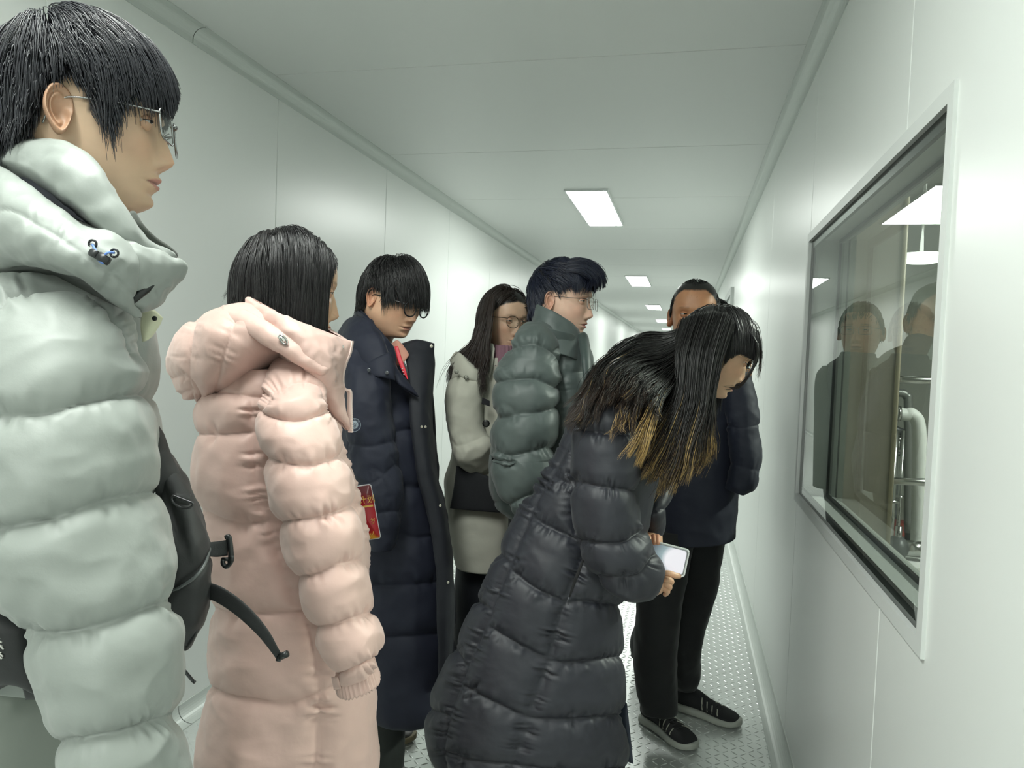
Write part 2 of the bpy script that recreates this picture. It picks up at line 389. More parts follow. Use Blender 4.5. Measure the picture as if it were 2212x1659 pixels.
# skull rows: z, front x, back x, half width, front exponent
HEAD = [(.113, -.006, -.014, .006, 2.2), (.111, .022, -.045, .032, 2.2), (.103, .050, -.072, .051, 2.2), (.085, .073, -.091, .0655, 2.3), (.062, .0845, -.100, .073, 2.4), (.038, .0895, -.1035, .0765, 2.5),
        (.018, .0905, -.103, .077, 2.5), (0, .0865, -.101, .0758, 2.45), (-.018, .086, -.097, .0745, 2.35), (-.036, .0865, -.090, .0725, 2.3), (-.054, .0855, -.081, .069, 2.2), (-.070, .0840, -.072, .0645, 2.1),
        (-.084, .0815, -.066, .0590, 2.0), (-.096, .0800, -.062, .0530, 1.95), (-.106, .0760, -.059, .0470, 1.9), (-.1135, .0660, -.058, .0450, 1.9), (-.1185, .0480, -.058, .0465, 2.0), (-.124, .0260, -.059, .0480, 2.1), (-.136, .0100, -.061, .0490, 2.2), (-.155, .0050, -.064, .0500, 2.2), (-.175, .0040, -.068, .0530, 2.2)]
def head_frame(px, py, zc, yaw, pitch=0, roll=0, scale=1.):
    """centre of the head at eye level; yaw 0 looks to the right of the picture, + away from the viewer; pitch + looks down"""
    y, p, r = math.radians(yaw), math.radians(pitch), math.radians(roll)
    f = CRH*math.cos(y)+CF*math.sin(y); l = np.cross(UP, f); f2 = f*math.cos(p)-UP*math.sin(p); u = np.cross(f2, l)
    l2 = l*math.cos(r)+u*math.sin(r); u2 = np.cross(f2, l2)
    return dict(o=P(px, py, zc), R=np.stack([f2, l2, u2], 1)*scale, s=scale)
def TW(h, p): return h['o']+np.asarray(p) @ h['R'].T

def G(v, c, s): return np.exp(-((v-c)/s)**2)
def head_grid(fem=0, nose=1., jaw=1., wide=1., nth=132):
    R = np.array(HEAD); k = len(R); R = np.stack([np.interp(np.linspace(0, k-1, 150), np.arange(k), R[:, i]) for i in range(5)], 1)
    ker = np.array([1, 2, 3, 2, 1.])/9
    for _ in range(2):
        e = np.concatenate([R[:1], R[:1], R, R[-1:], R[-1:]]); e[0] = R[0]*2-R[2]; e[1] = R[0]*2-R[1]; e[-1] = 2*R[-1]-R[-3]; e[-2] = 2*R[-1]-R[-2]
        R = sum(ker[i]*e[i:i+len(R)] for i in range(5))
    z, xf, xb, wd, pf = R.T; wd = wd.copy()*wide
    low = np.clip((-.03-z)/.06, 0, 1)*np.clip((z+.125)/.02, 0, 1); wd *= 1+(jaw-1)*low
    a = np.linspace(-PI, PI, nth, endpoint=False); a = a-.45*np.sin(a)     # denser in front
    C, Sn = np.cos(a), np.sin(a); cx = (xf*.35+xb*.65)*0-.012
    cx = np.minimum(cx, (xf+xb)/2+.02)
    X = np.zeros((len(z), nth)); Y = X.copy()
    for i in range(len(z)):
        p = np.where(C > 0, pf[i], 2.25)
        c = np.sign(C)*np.abs(C)**(2/p); s = np.sign(Sn)*np.abs(Sn)**(2/p)
        X[i] = cx[i]+np.where(c > 0, (xf[i]-cx[i])*c, (cx[i]-xb[i])*c); Y[i] = wd[i]*s
    Z = np.broadcast_to(z[:, None], X.shape).copy(); fr = np.clip(C[None], 0, 1)**.6
    ay = np.abs(Y)
    d = 0*X
    nz = np.interp(Z, [-.060, -.055, -.049, -.043, -.034, -.018, -.004, .008, .020], [0, .006, .0175, .0215, .0175, .0110, .0055, .002, 0])*nose
    d += nz*np.exp(-(ay/np.interp(Z, [-.05, -.03, 0], [.0115, .0085, .0075]))**2.4)
    d += .0095*nose*G(ay, .0140, .0058)*G(Z, -.0475, .0070)
    d -= .004*G(ay, .007, .003)*G(Z, -.0555, .0025)
    d -= .0125*G(ay, .031, .0165)*G(Z, -.001, .0115)
    d += .0035*G(ay, .030, .020)*G(Z, .0185, .0070)*(1-.5*fem)
    d -= .003*G(ay, .0, .010)*G(Z, .004, .008)
    d += .0040*G(ay, .046, .016)*G(Z, -.028, .017)
    d -= .0020*G(ay, .040, .016)*G(Z, -.070, .018)
    mw = np.exp(-(ay/.0235)**4)
    d += .0060*G(Z, -.0690, .0048)*mw*np.exp(-(ay/.020)**2)+.0010*mw*G(Z, -.066, .008)
    d -= .0046*G(Z, -.0745, .0016)*np.exp(-(ay/.0255)**4)
    d += .0065*G(Z, -.0800, .0046)*np.exp(-(ay/.0170)**2)
    d -= .0035*G(Z, -.0905, .0050)*np.exp(-(ay/.020)**2)
    d += .0045*G(Z, -.1045, .0085)*np.exp(-(ay/.019)**2)
    d -= .0015*np.exp(-(ay/.0035)**2)*G(Z, -.0610, .004)
    X += d*fr
    return np.stack([X, Y, Z], -1)
def skin_cols(V, tone, lip, brow=.8, scalp=None, brow_z=.0215, blush=(0, 0, 0), lipw=.021):
    X, Y, Z = V[..., 0], V[..., 1], V[..., 2]; ay = np.abs(Y); f = X > .03
    c = np.broadcast_to(np.array(tone), V.shape).copy()
    bl = (G(ay, .045, .02)*G(Z, -.035, .022)+.9*G(ay, 0, .014)*G(Z, -.045, .014))[..., None]*f[..., None]
    c = c*(1-bl*.35)+np.array(blush)*bl*.35
    c *= (1+.05*fbm(V*60))[..., None]
    lz = -.0742; zz = Z-lz; up = .0075*np.sqrt(np.clip(1-(ay/lipw)**2, 0, 1)); lo = .0098*np.sqrt(np.clip(1-(ay/(lipw*.85))**2, 0, 1))
    m = np.clip((np.where(zz > 0, up-zz, lo+zz))/.0018, 0, 1)*f; c = c*(1-m[..., None])+np.array(lip)*m[..., None]
    c *= (1-.45*G(Z, lz, .0011)*(ay < lipw*1.05)*f)[..., None]
    arch = brow_z-.10*np.clip(ay-.034, 0, 1)+.06*np.clip(.034-ay, -1, .02)*-1
    b = np.exp(-((Z-arch)/(.0036*np.clip(1.25-(ay-.015)/.045, .35, 1.2)))**2)*np.clip((ay-.011)/.006, 0, 1)*np.clip((.052-ay)/.008, 0, 1)*brow*f
    b = b*(.75+.5*noise(V*np.array([300, 500, 200]))); c = c*(1-np.clip(b, 0, 1)[..., None])+np.array((.018, .014, .012))*np.clip(b, 0, 1)[..., None]
    if scalp is not None:
        s = scalp(V); s = np.clip(s, 0, 1)[..., None]; c = c*(1-s)+np.array((.012, .011, .011))*s
    return c
def zline(V, tab):
    """height of a line around the head, given by azimuth (0 front .. 180 back)"""
    az = np.degrees(np.arctan2(np.abs(V[..., 1]), V[..., 0]+.012)); t = np.array(tab, float); return np.interp(az, t[:, 0], t[:, 1])
def body_mesh(h, rings, tone, lip, hairline, parent, fem=0, nose=1., jaw=1., wide=1., brow=.8, arms=(), blush=None, ears=1, extra=None, ear_out=22, paint=.012):
    """one continuous skin surface: head, neck, shoulders, trunk; rings: (centre, side vector, front vector) going down"""
    V = head_grid(fem, nose, jaw, wide); V[..., 0] -= 0
    scalp = (lambda v: (v[..., 2]-zline(v, hairline)-paint*np.clip(1-np.degrees(np.arctan2(np.abs(v[..., 1]), v[..., 0]+.012))/70, 0, 1)+.002*noise(v*180))/.006+.5)
    C = skin_cols(V, tone, lip, brow, scalp, blush=blush if blush is not None else np.array(tone)*np.array([1.0, .74, .70]))
    W = TW(h, V); nth = V.shape[1]; a = np.linspace(-PI, PI, nth, endpoint=False); a = a-.45*np.sin(a)
    cols = [C]; rows = [W]; last = W[-1]; hr = []
    for c, s, f in rings:
        hr.append(np.asarray(c)+np.cos(a)[:, None]*np.asarray(f)+np.sin(a)[:, None]*np.asarray(s))
    ctrl = np.stack([W[-8], last]+hr); ext = cat(ctrl, 14*len(hr)+1)[8:]
    rows = np.concatenate([W, ext]); C = np.concatenate([C, np.broadcast_to(np.array(tone), ext.shape)])
    b = MB(); b.grid(rows[::-1], True, False, True, col=C[::-1])
    R = h['R']
    if ears:
        for sgn in (1, -1):
            E_ = ear_grid(sgn, ear_out); b.grid(TW(h, E_), True, False, True, col=np.array(tone)*np.array([1.02, .88, .84])*(1-.25*np.clip(0, 1, 1))*np.ones(E_.shape))
    # lids
    for sgn in (1, -1):
        e0 = EYE[0]+0; ec = np.array([e0, sgn*.031*wide, .000])
        for up in (1, -1):
            la = np.linspace(-78, 78, 19)[:, None]*PI/180; t = np.linspace(0, 1, 9)[None]; o = (15 if up > 0 else -17)*np.cos(la)**.8*EYE[1]
            ph = (o+(up*105-o)*t)*PI/180; r = .0130-.0003*t
            L = np.stack([r*np.cos(la)*np.cos(ph), r*np.sin(la)*sgn+0*ph, r*np.cos(la)*np.sin(ph)], -1)
            b.grid(TW(h, ec+L), col=np.array(tone)*np.array([.93, .84, .82])*np.ones(L.shape))
    for pts, rad in arms:
        b_, q_, t_ = pipe(cat(pts, len(pts)*6), cat(np.array(rad)[:, None], len(pts)*6)[:, 0], 20); b.add(b_, q_, t_, col=np.array(tone))
    if extra: extra(b)
    o = b.build('body', M_skin, parent)
    for sgn in (1, -1):
        ec = np.array([EYE[0], sgn*.031*wide, 0.]); uu = np.linspace(0, 2*PI, 20, endpoint=False); vv = np.linspace(.02, PI-.02, 14)
        d = np.stack([np.cos(vv)[:, None]+0*uu, np.sin(vv)[:, None]*np.cos(uu), np.sin(vv)[:, None]*np.sin(uu)], -1)
        e = put('eye', TW(h, ec+d*.0120), M_eyew, parent)
        vv = np.linspace(.02, .50, 6); g = np.array([EYE[2], EYE[3]*sgn*0+EYE[3]]); d = np.stack([np.cos(vv)[:, None]+0*uu, np.sin(vv)[:, None]*np.cos(uu), np.sin(vv)[:, None]*np.sin(uu)], -1)
        ca, sa = math.cos(EYE[3]), math.sin(EYE[3]); d = d @ np.array([[ca, sa, 0], [-sa, ca, 0], [0, 0, 1]])
        put('iris', TW(h, ec+d*.01225), M_iris, e)
        for up in (1,):
            la = np.linspace(-76, 76, 15)*PI/180; o_ = 15*np.cos(la)**.8*EYE[1]*PI/180
            L = np.stack([.0134*np.cos(la)*np.cos(o_), .0134*np.sin(la)*sgn, .0134*np.cos(la)*np.sin(o_)], -1)
            m_ = MB(); m_.tubeline(TW(h, ec+L), .0006, 6); m_.build('lash_line', M_lash, e)
    return o
EYE = [.0700, .75, 0, 0.]      # depth of the eyeballs, lid opening, -, gaze turn
def ear_grid(sgn, out=22):
    nu, nr = 56, 22; a = np.linspace(0, 2*PI, nu, endpoint=False); r = np.linspace(1, 0.02, nr)[:, None]
    ox = .0165*np.cos(a)*(1+.12*np.sin(a)); oz = .0315*np.sin(a); ox = ox-.004*np.clip(np.sin(a), -1, 0)*-1*0
    ox = ox*np.where(np.sin(a) < 0, 1+.30*np.sin(a), 1.0)+.002*np.sin(a)
    X = ox*r; Z = oz*r
    front = np.clip(np.cos(a)[None]*1.6, 0, 1)
    hel = .0075*np.exp(-((r-.90)/.10)**2)*(1-.85*front*(Z > -.010)); ant = .0042*np.exp(-((r-.56)/.11)**2)*(Z > -.02)*(1-front)
    con = -.0062*np.exp(-((X-.001)/.0078)**2-((Z+.004)/.0105)**2); tr = .0045*np.exp(-((X-.012)/.004)**2-((Z+.004)/.006)**2)
    lobe = .002*np.exp(-((Z+.025)/.007)**2)
    Y = hel+ant+con+tr+lobe; top = np.stack([X, Y+.003, Z], -1)
    bot = np.stack([X*.97, 0*X-.002-.020*(1-r)+0*Z, Z*.97], -1)
    E_ = np.concatenate([bot[::-1], top]); 
    t = math.radians(out); x, y = E_[..., 0]-.014, E_[..., 1]
    E_ = np.stack([x*math.cos(t)+y*math.sin(t)*-1*-1, -x*math.sin(t)+y*math.cos(t), E_[..., 2]], -1)
    ti = math.radians(8); x, z = E_[..., 0].copy(), E_[..., 2].copy(); E_[..., 0] = x*math.cos(ti)-z*math.sin(ti); E_[..., 2] = x*math.sin(ti)+z*math.cos(ti)
    E_ = E_+np.array([-.002, .0752, -.010])
    if sgn < 0: E_ = E_*np.array([1, -1, 1]); E_ = E_[:, ::-1]
    return E_

# ---------------------------------------------------------------- hair
def hair_mat(name, root, tip=None, k=.55, rough=.36):
    m = mat(name, root, rough, spec=.55)
    if tip is not None:
        nt = m.node_tree; a = nt.nodes.new('ShaderNodeAttribute'); a.attribute_name = 'Col'
        nt.links.new(a.outputs['Color'], nt.nodes['Principled BSDF'].inputs['Base Color'])
    return m
def strands(name, paths, rad, m, parent, col=None, taper=.25):
    """paths (n,k,3)"""
    n, k = paths.shape[:2]; t, s, u = frames(paths, up=unit(rng.normal(size=(n, 1, 3))))
    r = (np.broadcast_to(np.asarray(rad), (n,))[:, None]*np.interp(np.linspace(0, 1, k), [0, .12, .6, 1], [.75, 1, .95, taper])[None])[..., None]
    V = np.stack([paths+r*(math.cos(a)*s+math.sin(a)*u) for a in (0, 2*PI/3, 4*PI/3)], 2)      # n,k,3,3
    idx = np.arange(n*k*3).reshape(n, k, 3); q = []
    for j in range(3):
        j2 = (j+1) % 3; q.append(np.stack([idx[:, :-1, j], idx[:, :-1, j2], idx[:, 1:, j2], idx[:, 1:, j]], -1).reshape(-1, 4))
    c = None
    if col is not None: c = np.repeat(col[:, :, None], 3, 2).reshape(-1, 3)
    return mesh_obj(name, V.reshape(-1, 3), np.concatenate(q), m, parent, True, c)
def ell_push(p, c, Rm, rad, pad=0.):
    """keeps points outside an ellipsoid (Rm columns = axes)"""
    l = (p-c) @ Rm; l = l/(rad+pad[..., None] if np.ndim(pad) else rad+pad); d = np.linalg.norm(l, axis=-1, keepdims=True); inside = d < 1
    l2 = l/np.maximum(d, 1e-6)*(rad+pad[..., None] if np.ndim(pad) else rad+pad)
    return np.where(inside, c+l2 @ Rm.T, p), inside[..., 0]
SK_C = np.array([-.007, 0, .004]); SK_R = np.array([.0985, .0795, .1135])
def grow(h, n, hairline, whorl, length, step=14, thick=.012, grav=.25, stiff=.7, comb=(0, 0, 0), cut=None, jit=.18, lift=.35, clump=.5, nclump=None, colliders=(), side=None, seed=1, thickf=None, rootf=None, swirl=0., wide=1., adh=.9):
    """hair simulated strand by strand on the skull, falling over it and over the colliders"""
    rg = np.random.default_rng(seed); Rn = h['R']/h['s']; s = h['s']
    pts = []
    while len(pts) < n:
        d = unit(rg.normal(size=(n*3, 3))); p = SK_C+d*SK_R*np.array([1, wide, 1]); ok = p[:, 2] > zline(p, hairline)
        if rootf is not None: ok &= rootf(p)
        pts += list(p[ok])
    p = np.array(pts[:n]); nrm = unit((p-SK_C)/SK_R**2)
    wv = np.asarray(whorl, float)
    if wv.ndim == 1: fl = p-wv*np.array([1, 1, 1])
    else:      # parting line from wv[0] to wv[1]
        a, b_ = wv; t = np.clip(((p-a)@(b_-a))/((b_-a)@(b_-a)), 0, 1); fl = p-(a+t[:, None]*(b_-a))
    fl = fl-(fl*nrm).sum(1, keepdims=True)*nrm; dn = np.linalg.norm(fl, axis=1, keepdims=True); fl = fl/np.maximum(dn, 1e-4)
    if wv.ndim == 2: fl = unit(fl+np.array([0, 1, 0])*np.sign(p[:, 1:2]-wv[0, 1])*np.exp(-dn/.02)*1.5)
    if swirl: fl = unit(fl+swirl*np.cross(nrm, fl)*np.exp(-dn/.05))
    cb = np.broadcast_to(np.asarray(comb, float), p.shape); v = unit(fl+cb-(cb*nrm).sum(1, keepdims=True)*nrm+lift*nrm+jit*rg.normal(size=p.shape))
    th = thick*rg.random(n)**.8
    if thickf is not None: th = th*thickf(p)
    L = length(p) if callable(length) else np.full(n, float(length)); L = L*(.85+.3*rg.random(n))
    g = UP*-1 @ Rn; W = [p.copy()]; ds = (L/(step-1))[:, None]; cl = []
    q = p.copy(); cv = v.copy(); wav = rg.normal(size=(n, 3))*.5
    gl = np.broadcast_to(g, p.shape)
    for k in range(1, step):
        tgt = unit(cv*stiff+gl*grav*np.minimum(1, ds*14+.35)+.12*jit*wav*math.sin(k*.9))
        nn = unit((q-SK_C)/SK_R**2); up_ = np.clip(-(nn*g).sum(1, keepdims=True)*4+.6, 0, 1); tgt = unit(tgt-adh*up_*np.clip((tgt*nn).sum(1, keepdims=True), 0, 1)*nn) if k > 1 else tgt
        q2 = q+tgt*ds
        ramp = min(1., k*ds.mean()/.02)
        q2, _ = ell_push(q2, SK_C, np.eye(3), SK_R*np.array([1, wide, 1])+.001, th*ramp)
        if colliders:
            wq = h['o']+(q2*s) @ Rn.T
            for c, Rm, rad in colliders: wq, _ = ell_push(wq, np.asarray(c), np.asarray(Rm), np.asarray(rad), th*.7)
            q2 = ((wq-h['o']) @ Rn)/s
        cv = unit(q2-q); q = q2; W.append(q.copy())
    W = np.stack(W, 1)
    if clump:
        nc = nclump or max(20, n//28); lead = rg.choice(n, nc, replace=False); e = W[:, [0, step//3, step-1]].reshape(n, -1); le = e[lead]
        own = np.array([lead[np.argmin(((le[:, :6]-x[:6])**2).sum(1))] for x in e]); t = np.linspace(0, 1, step)**1.3
        off = (W[own]-W); W = W+off*(t*clump)[None, :, None]
    if cut is not None:
        zc_ = zline(W, cut)+.010*rg.normal(size=(n, 1)); below = W[..., 2] < zc_; below[:, 0] = False
        kk = np.where(below.any(1), below.argmax(1), step-1); kk = np.maximum(kk, 2)
        t = np.linspace(0, 1, step)[None]*kk[:, None]; i = np.minimum(t.astype(int), step-2); f = (t-i)[..., None]
        ar = np.arange(n)[:, None]; W = W[ar, i]*(1-f)+W[ar, i+1]*f
    return TW(h, W)
def cut_at(W, bad, kmin=2):
    n, k = bad.shape; kk = np.where(bad.any(1), bad.argmax(1)-1, k-1); ok = kk >= kmin; W, kk = W[ok], kk[ok]
    t = np.linspace(0, 1, k)[None]*kk[:, None]; i = np.minimum(t.astype(int), k-2); f = (t-i)[..., None]; ar = np.arange(len(W))[:, None]
    return W[ar, i]*(1-f)+W[ar, i+1]*f
def trunc(W, line=None, vis=None):
    """cuts strands where they pass below a line across the picture; vis = keep only strands left of that line"""
    q = proj(W); n, k = q.shape[:2]
    if vis is not None:
        v = np.array(vis, float); W = cut_at(W, q[..., 0] > np.interp(q[..., 1], v[:, 1], v[:, 0])+5*rng.random((n, 1))); q = proj(W); n = len(W)
    if line is not None:
        l = np.array(line, float); below = q[..., 1] > np.interp(q[..., 0], l[:, 0], l[:, 1])
        kk = np.where(below.any(1), np.maximum(below.argmax(1), 2), k-1); t = np.linspace(0, 1, k)[None]*kk[:, None]; i = np.minimum(t.astype(int), k-2); f = (t-i)[..., None]; ar = np.arange(n)[:, None]
        W = W[ar, i]*(1-f)+W[ar, i+1]*f
    return W
def clear_poly(W, poly, zmax, pad=0.):
    """drops strands that would hang in front of the face"""
    q = proj(W); p = np.array(poly, float); dep = ((W-CP) @ W2C.T)[..., 2]; ins = np.zeros(q.shape[:2], bool); j = len(p)-1
    for i in range(len(p)):
        a, b_ = p[i], p[j]; c = ((a[1] > q[..., 1]) != (b_[1] > q[..., 1])) & (q[..., 0] < (b_[0]-a[0])*(q[..., 1]-a[1])/(b_[1]-a[1]+1e-9)+a[0]); ins ^= c; j = i
    return cut_at(W, ins & (dep < zmax))
def locks(guides, n, k=20, jit=.006, spread=.012, curl=.004, seed=1, dep=.02, clump=.45):
    """strands interpolated between neighbouring guide curves given as (px,py,zc) lists"""
    rg = np.random.default_rng(seed); Gd = []
    for g in guides:
        g = np.array(g, float); Gd.append(cat(P(g[:, 0], g[:, 1], g[:, 2]), k))
    Gd = np.array(Gd); m = len(Gd); t = rg.random(n)*(m-1) if m > 1 else np.zeros(n); i = np.minimum(t.astype(int), max(m-2, 0)); f = (t-i)[:, None, None]
    W = Gd[i]*(1-f)+(Gd[np.minimum(i+1, m-1)])*f; u = np.linspace(0, 1, k)[None, :, None]
    W = W+rg.normal(size=(n, 1, 3))*jit*(.4+.6*u)+rg.normal(size=(n, 1, 3))*spread*u**2.2+CF*(rg.random((n, 1, 1))-.5)*dep
    ph = rg.random((n, 1, 1))*6.28; W = W+curl*u*np.sin(u*9+ph)*unit(rg.normal(size=(n, 1, 3)))
    W = W+curl*1.2*u*fbm(np.concatenate([W*np.array([9, 9, 9])], 0))[..., None]*CRH
    ln = .72+.28*rg.random(n)**.5; tt = np.linspace(0, 1, k)[None]*(ln[:, None])*(k-1); i = np.minimum(tt.astype(int), k-2); f = (tt-i)[..., None]; ar = np.arange(n)[:, None]
    W = W[ar, i]*(1-f)+W[ar, i+1]*f
    if clump:
        nc = max(6, n//26); lead = rg.choice(n, nc, replace=False); a = W[:, -1]; b_ = W[:, k//2]
        own = lead[np.argmin(((a[:, None]-a[lead][None])**2).sum(-1)+((b_[:, None]-b_[lead][None])**2).sum(-1), 1)]
        W = W+(W[own]-W)*(np.linspace(0, 1, k)**1.5*clump)[None, :, None]
    return W

# ---------------------------------------------------------------- glasses (head-local)
def glasses(h, parent, shape='round', m_rim=None, rim=.0016, zc=-.004, w=.026, ht=.021, gap=.0095, x0=.103, tem=.078, top_only=False, wide=1., m_tem=None, name='glasses', drop=0.):
    root = bpy.data.objects.new(name, None); S.collection.objects.link(root); root.location = Vector(TW(h, (x0, 0, zc))); pl = Vector(root.location); root.parent = parent; root.matrix_parent_inverse = inv_of(parent)
    def par(o): o.parent = root; o.matrix_parent_inverse = Matrix.Translation(pl).inverted(); return o
    ex = {'round': 2.2, 'square': 4.5, 'rect': 5}[shape]; a = np.linspace(0, 2*PI, 40, endpoint=False)
    c, s = np.sign(np.cos(a))*np.abs(np.cos(a))**(2/ex), np.sign(np.sin(a))*np.abs(np.sin(a))**(2/ex)
    b = MB()
    for sg in (1, -1):
        yy = sg*(gap+w+w*c); zz = zc+ht*s; xx = x0-.35*np.abs(yy)**2*6-(zz-zc)*.12
        ring = np.stack([xx, yy, zz], -1)
        b.tubeline(TW(h, ring), rim*h['s'], 8, closed=True)
        l = MB(); Wd = TW(h, ring); cc = Wd.mean(0)+h['R'][:, 0]*.001; i = np.arange(40); l.add(np.concatenate([Wd, [cc]]), np.stack([i, (i+1) % 40, np.full(40, 40)], -1))
        par(l.build('lens', M_lens, None))
    br = [(x0-.0005-.002, gap, zc+ht*.35), (x0+.003, gap*.5, zc+ht*.52), (x0+.003, -gap*.5, zc+ht*.52), (x0-.0025, -gap, zc+ht*.35)]
    b.tubeline(TW(h, cat(br, 10)), rim*h['s'], 8)
    o = b.build('rim', m_rim, None); par(o)
    for sg in (1, -1):
        ye = gap+2*w; xe = x0-.35*ye**2*6
        pts = [(xe, sg*ye, zc+ht*.55), (xe-.006, sg*(ye+.004), zc+ht*.6), (.05, sg*max(tem, ye)*wide, zc+ht*.55), (-.002, sg*tem*wide, zc+.010), (-.022, sg*tem*.98*wide, zc-.002), (-.032, sg*tem*.96*wide, zc-.025)]
        t = MB(); t.tubeline(TW(h, cat(pts, 24)), rim*.9*h['s'], 8); par(t.build('temple_arm', m_tem or m_rim, None))
        nb = MB(); nb.tubeline(TW(h, cat([(x0-.004, sg*gap, zc-.002), (x0-.010, sg*(gap-.001), zc-.006), (x0-.008, sg*(gap+.002), zc-.012)], 6)), .0008, 6); par(nb.build('nose_pad', m_rim, None))
    return root
def tone(hexs, k=1.): return tuple(np.array(srgb(hexs))*k)
def disc(c, n, r, th, nseg=20, dome=0.):
    n = unit(n); s = unit(np.cross(n, UP+.01)); u = np.cross(n, s); a = np.linspace(0, 2*PI, nseg, endpoint=False)
    rr = [(.9, -th), (1, -th*.3), (1, th*.5), (.85, th), (.5, th+dome*.7), (.05, th+dome)]
    V = np.stack([np.asarray(c)+n*z+r*k*(np.cos(a)[:, None]*s+np.sin(a)[:, None]*u) for k, z in rr]); return V
def torso_rings(neck, fwd_yaw, sh=.17, zsh=None, hip=.80, lean=(0, 0)):
    """trunk under the coat: neck = world point at the neck base"""
    y = math.radians(fwd_yaw); f = CRH*math.cos(y)+CF*math.sin(y); l = np.cross(UP, f); neck = np.asarray(neck); z0 = neck[2]; out = []
    for dz, hw, hd in ((-.03, .070, .06), (-.07, sh*.55, .065), (-.12, sh*.68, .075), (-.25, sh*.66, .08), (-.40, sh*.6, .075)):
        t = -dz; out.append((neck+UP*dz+f*(lean[0]*t-.01)+l*lean[1]*t, l*hw, f*hd))
    return out
# ================================================================ the young man at the left edge, cream down jacket
def fabric(name, col, rough=.62, sheen=.15, k=1.): return mat(name, tone(col, k), rough, sheen=sheen, bump=[(38, .22, .004), (900, .12, .0004)])
M_hairA = hair_mat('hair_black_blue', (.020, .021, .027), rough=.40)
M_hairB = hair_mat('hair_black', (.011, .010, .011), rough=.34)
def near_man():
    p = thing('person', 'person in a pale grey-white down jacket and square glasses, leftmost and nearest', 'person', (-.80, .85, 0))
    h = head_frame(194, 262, .96, 16, 1, 0, .975)
    HL = [(0, .058), (35, .052), (50, .040), (60, .012), (66, -.012), (74, .020), (85, .030), (98, .02), (108, -.02), (130, -.055), (180, -.075)]
    skin, lip = tone('#cfb094'), tone('#b9857a')
    neck = TW(h, (-.035, 0, -.20))
    body_mesh(h, torso_rings(neck+CF*.05, 10, sh=.10), skin, lip, HL, p, jaw=1.03, nose=.95, ear_out=28)
    CUT = [(0, .018), (20, .022), (38, .020), (46, .004), (54, -.052), (60, -.020), (67, .020), (75, .036), (95, .036), (104, .0), (112, -.045), (130, -.075), (180, -.095)]
    tf = lambda q: 1.0+.5*np.clip((q[:, 2]-.03)/.08, 0, 1)
    W = grow(h, 10000, HL, (-.055, .02, .105), lambda q: .085+.045*np.clip((q[:, 0]+.06)/.12, 0, 1), step=16, thick=.020, grav=.42, stiff=.75, comb=(.12, -.1, 0), cut=CUT, jit=.10, lift=.30, clump=.6, nclump=380, seed=11, thickf=tf, swirl=.5)
    W = trunc(W, vis=[(392, 0), (385, 110), (398, 150), (392, 190), (380, 240), (350, 300), (300, 350), (285, 420)])
    strands('hair', W, .00062, M_hairA, p, taper=.35)
    m_gf = mat('grey_metal', (.30, .31, .31), .25, metal=.9)
    glasses(h, p, 'rect', m_gf, rim=.0013, zc=-.004, w=.024, ht=.020, gap=.010, x0=.104, tem=.080)
    # jacket
    M = fabric('cream_nylon', '#bac1bb', .5, .15, .55); M_d = fabric('slate_lining', '#3e4049', .7); M_q = fabric('olive_quilt', '#353a33', .7)
    ct = put('jacket', quilt(tube([(30, 575, 262, 600, .99, .12), (-60, 690, 322, 700, 1.02, .15), (-120, 900, 334, 900, 1.03, .15), (-120, 1130, 334, 1130, 1.03, .15), (-110, 1300, 325, 1300, 1.03, .15), (-90, 1420, 300, 1420, 1.03, .13)], 110, 150), [[(-150, 860), (400, 860)], [(-150, 1070), (400, 1070)], [(-150, 1290), (400, 1290)]], 80, .016), M, p)
    pt = tube([(-90, 1390, 305, 1390, 1.06, .13), (-90, 1540, 300, 1540, 1.06, .15), (-80, 1750, 290, 1750, 1.07, .15), (-70, 2000, 275, 2000, 1.08, .15), (-60, 2350, 262, 2350, 1.08, .14)], 60, 60)
    put('trousers', wrinkle(pt, .004, 9, (1, 1, .4)), fabric('grey_trousers', '#7c837b', .75, .1, .8), p)
    for dx in (-1, 1):
        c = np.array([-.80+.12*dx*.5, .85+.12*dx, 0]); rows = [(.0, .0, .0), (.0, .01, .5)]
    for k_, (dx, dy) in enumerate(((.0, -.11), (.02, .05))):
        leg = np.array([(-.79+dx, .93+dy, .45), (-.79+dx, .93+dy, .25), (-.79+dx, .93+dy, .07)])
        l = MB(); V, q, t = pipe(cat(leg, 16), np.linspace(.085, .075, 16), 24); l.add(V, q, t); l.build('trouser_leg', bpy.data.materials['grey_trousers'], p)
        shoe(p, leg[-1]*np.array([1, 1, 0])+np.array([-.03, 0, 0]), 10, mat('near_shoe', (.05, .05, .05), .6), mat('near_sole', (.5, .5, .48), .6))
    sl = tube([(-30, 610, 222, 592, .93, .08), (-75, 690, 286, 700, .89, .125), (-92, 895, 312, 850, .86, .145), (-75, 1150, 334, 1068, .84, .14), (52, 1372, 366, 1288, .82, .115), (128, 1598, 390, 1528, .81, .10), (178, 1760, 392, 1740, .81, .09), (200, 1900, 380, 1880, .81, .07)], 150, 330, 2.15)
    lines = [[(-110, 740), (0, 660), (60, 627), (150, 618), (215, 648), (262, 700), (290, 760)], [(-120, 915), (0, 897), (100, 890), (200, 862), (335, 848)], [(-120, 1170), (0, 1142), (120, 1118), (200, 1090), (300, 1066), (380, 1058)],
             [(-30, 1345), (65, 1374), (150, 1366), (235, 1346), (320, 1312), (420, 1278)], [(80, 1612), (150, 1600), (290, 1575), (430, 1520)], [(150, 1780), (420, 1750)]]
    put('sleeve', quilt(sl, lines, 82, .021, crk=.65, lam=24, cw=.30, fold=.0052, fs=8, seed=2), M, ct)
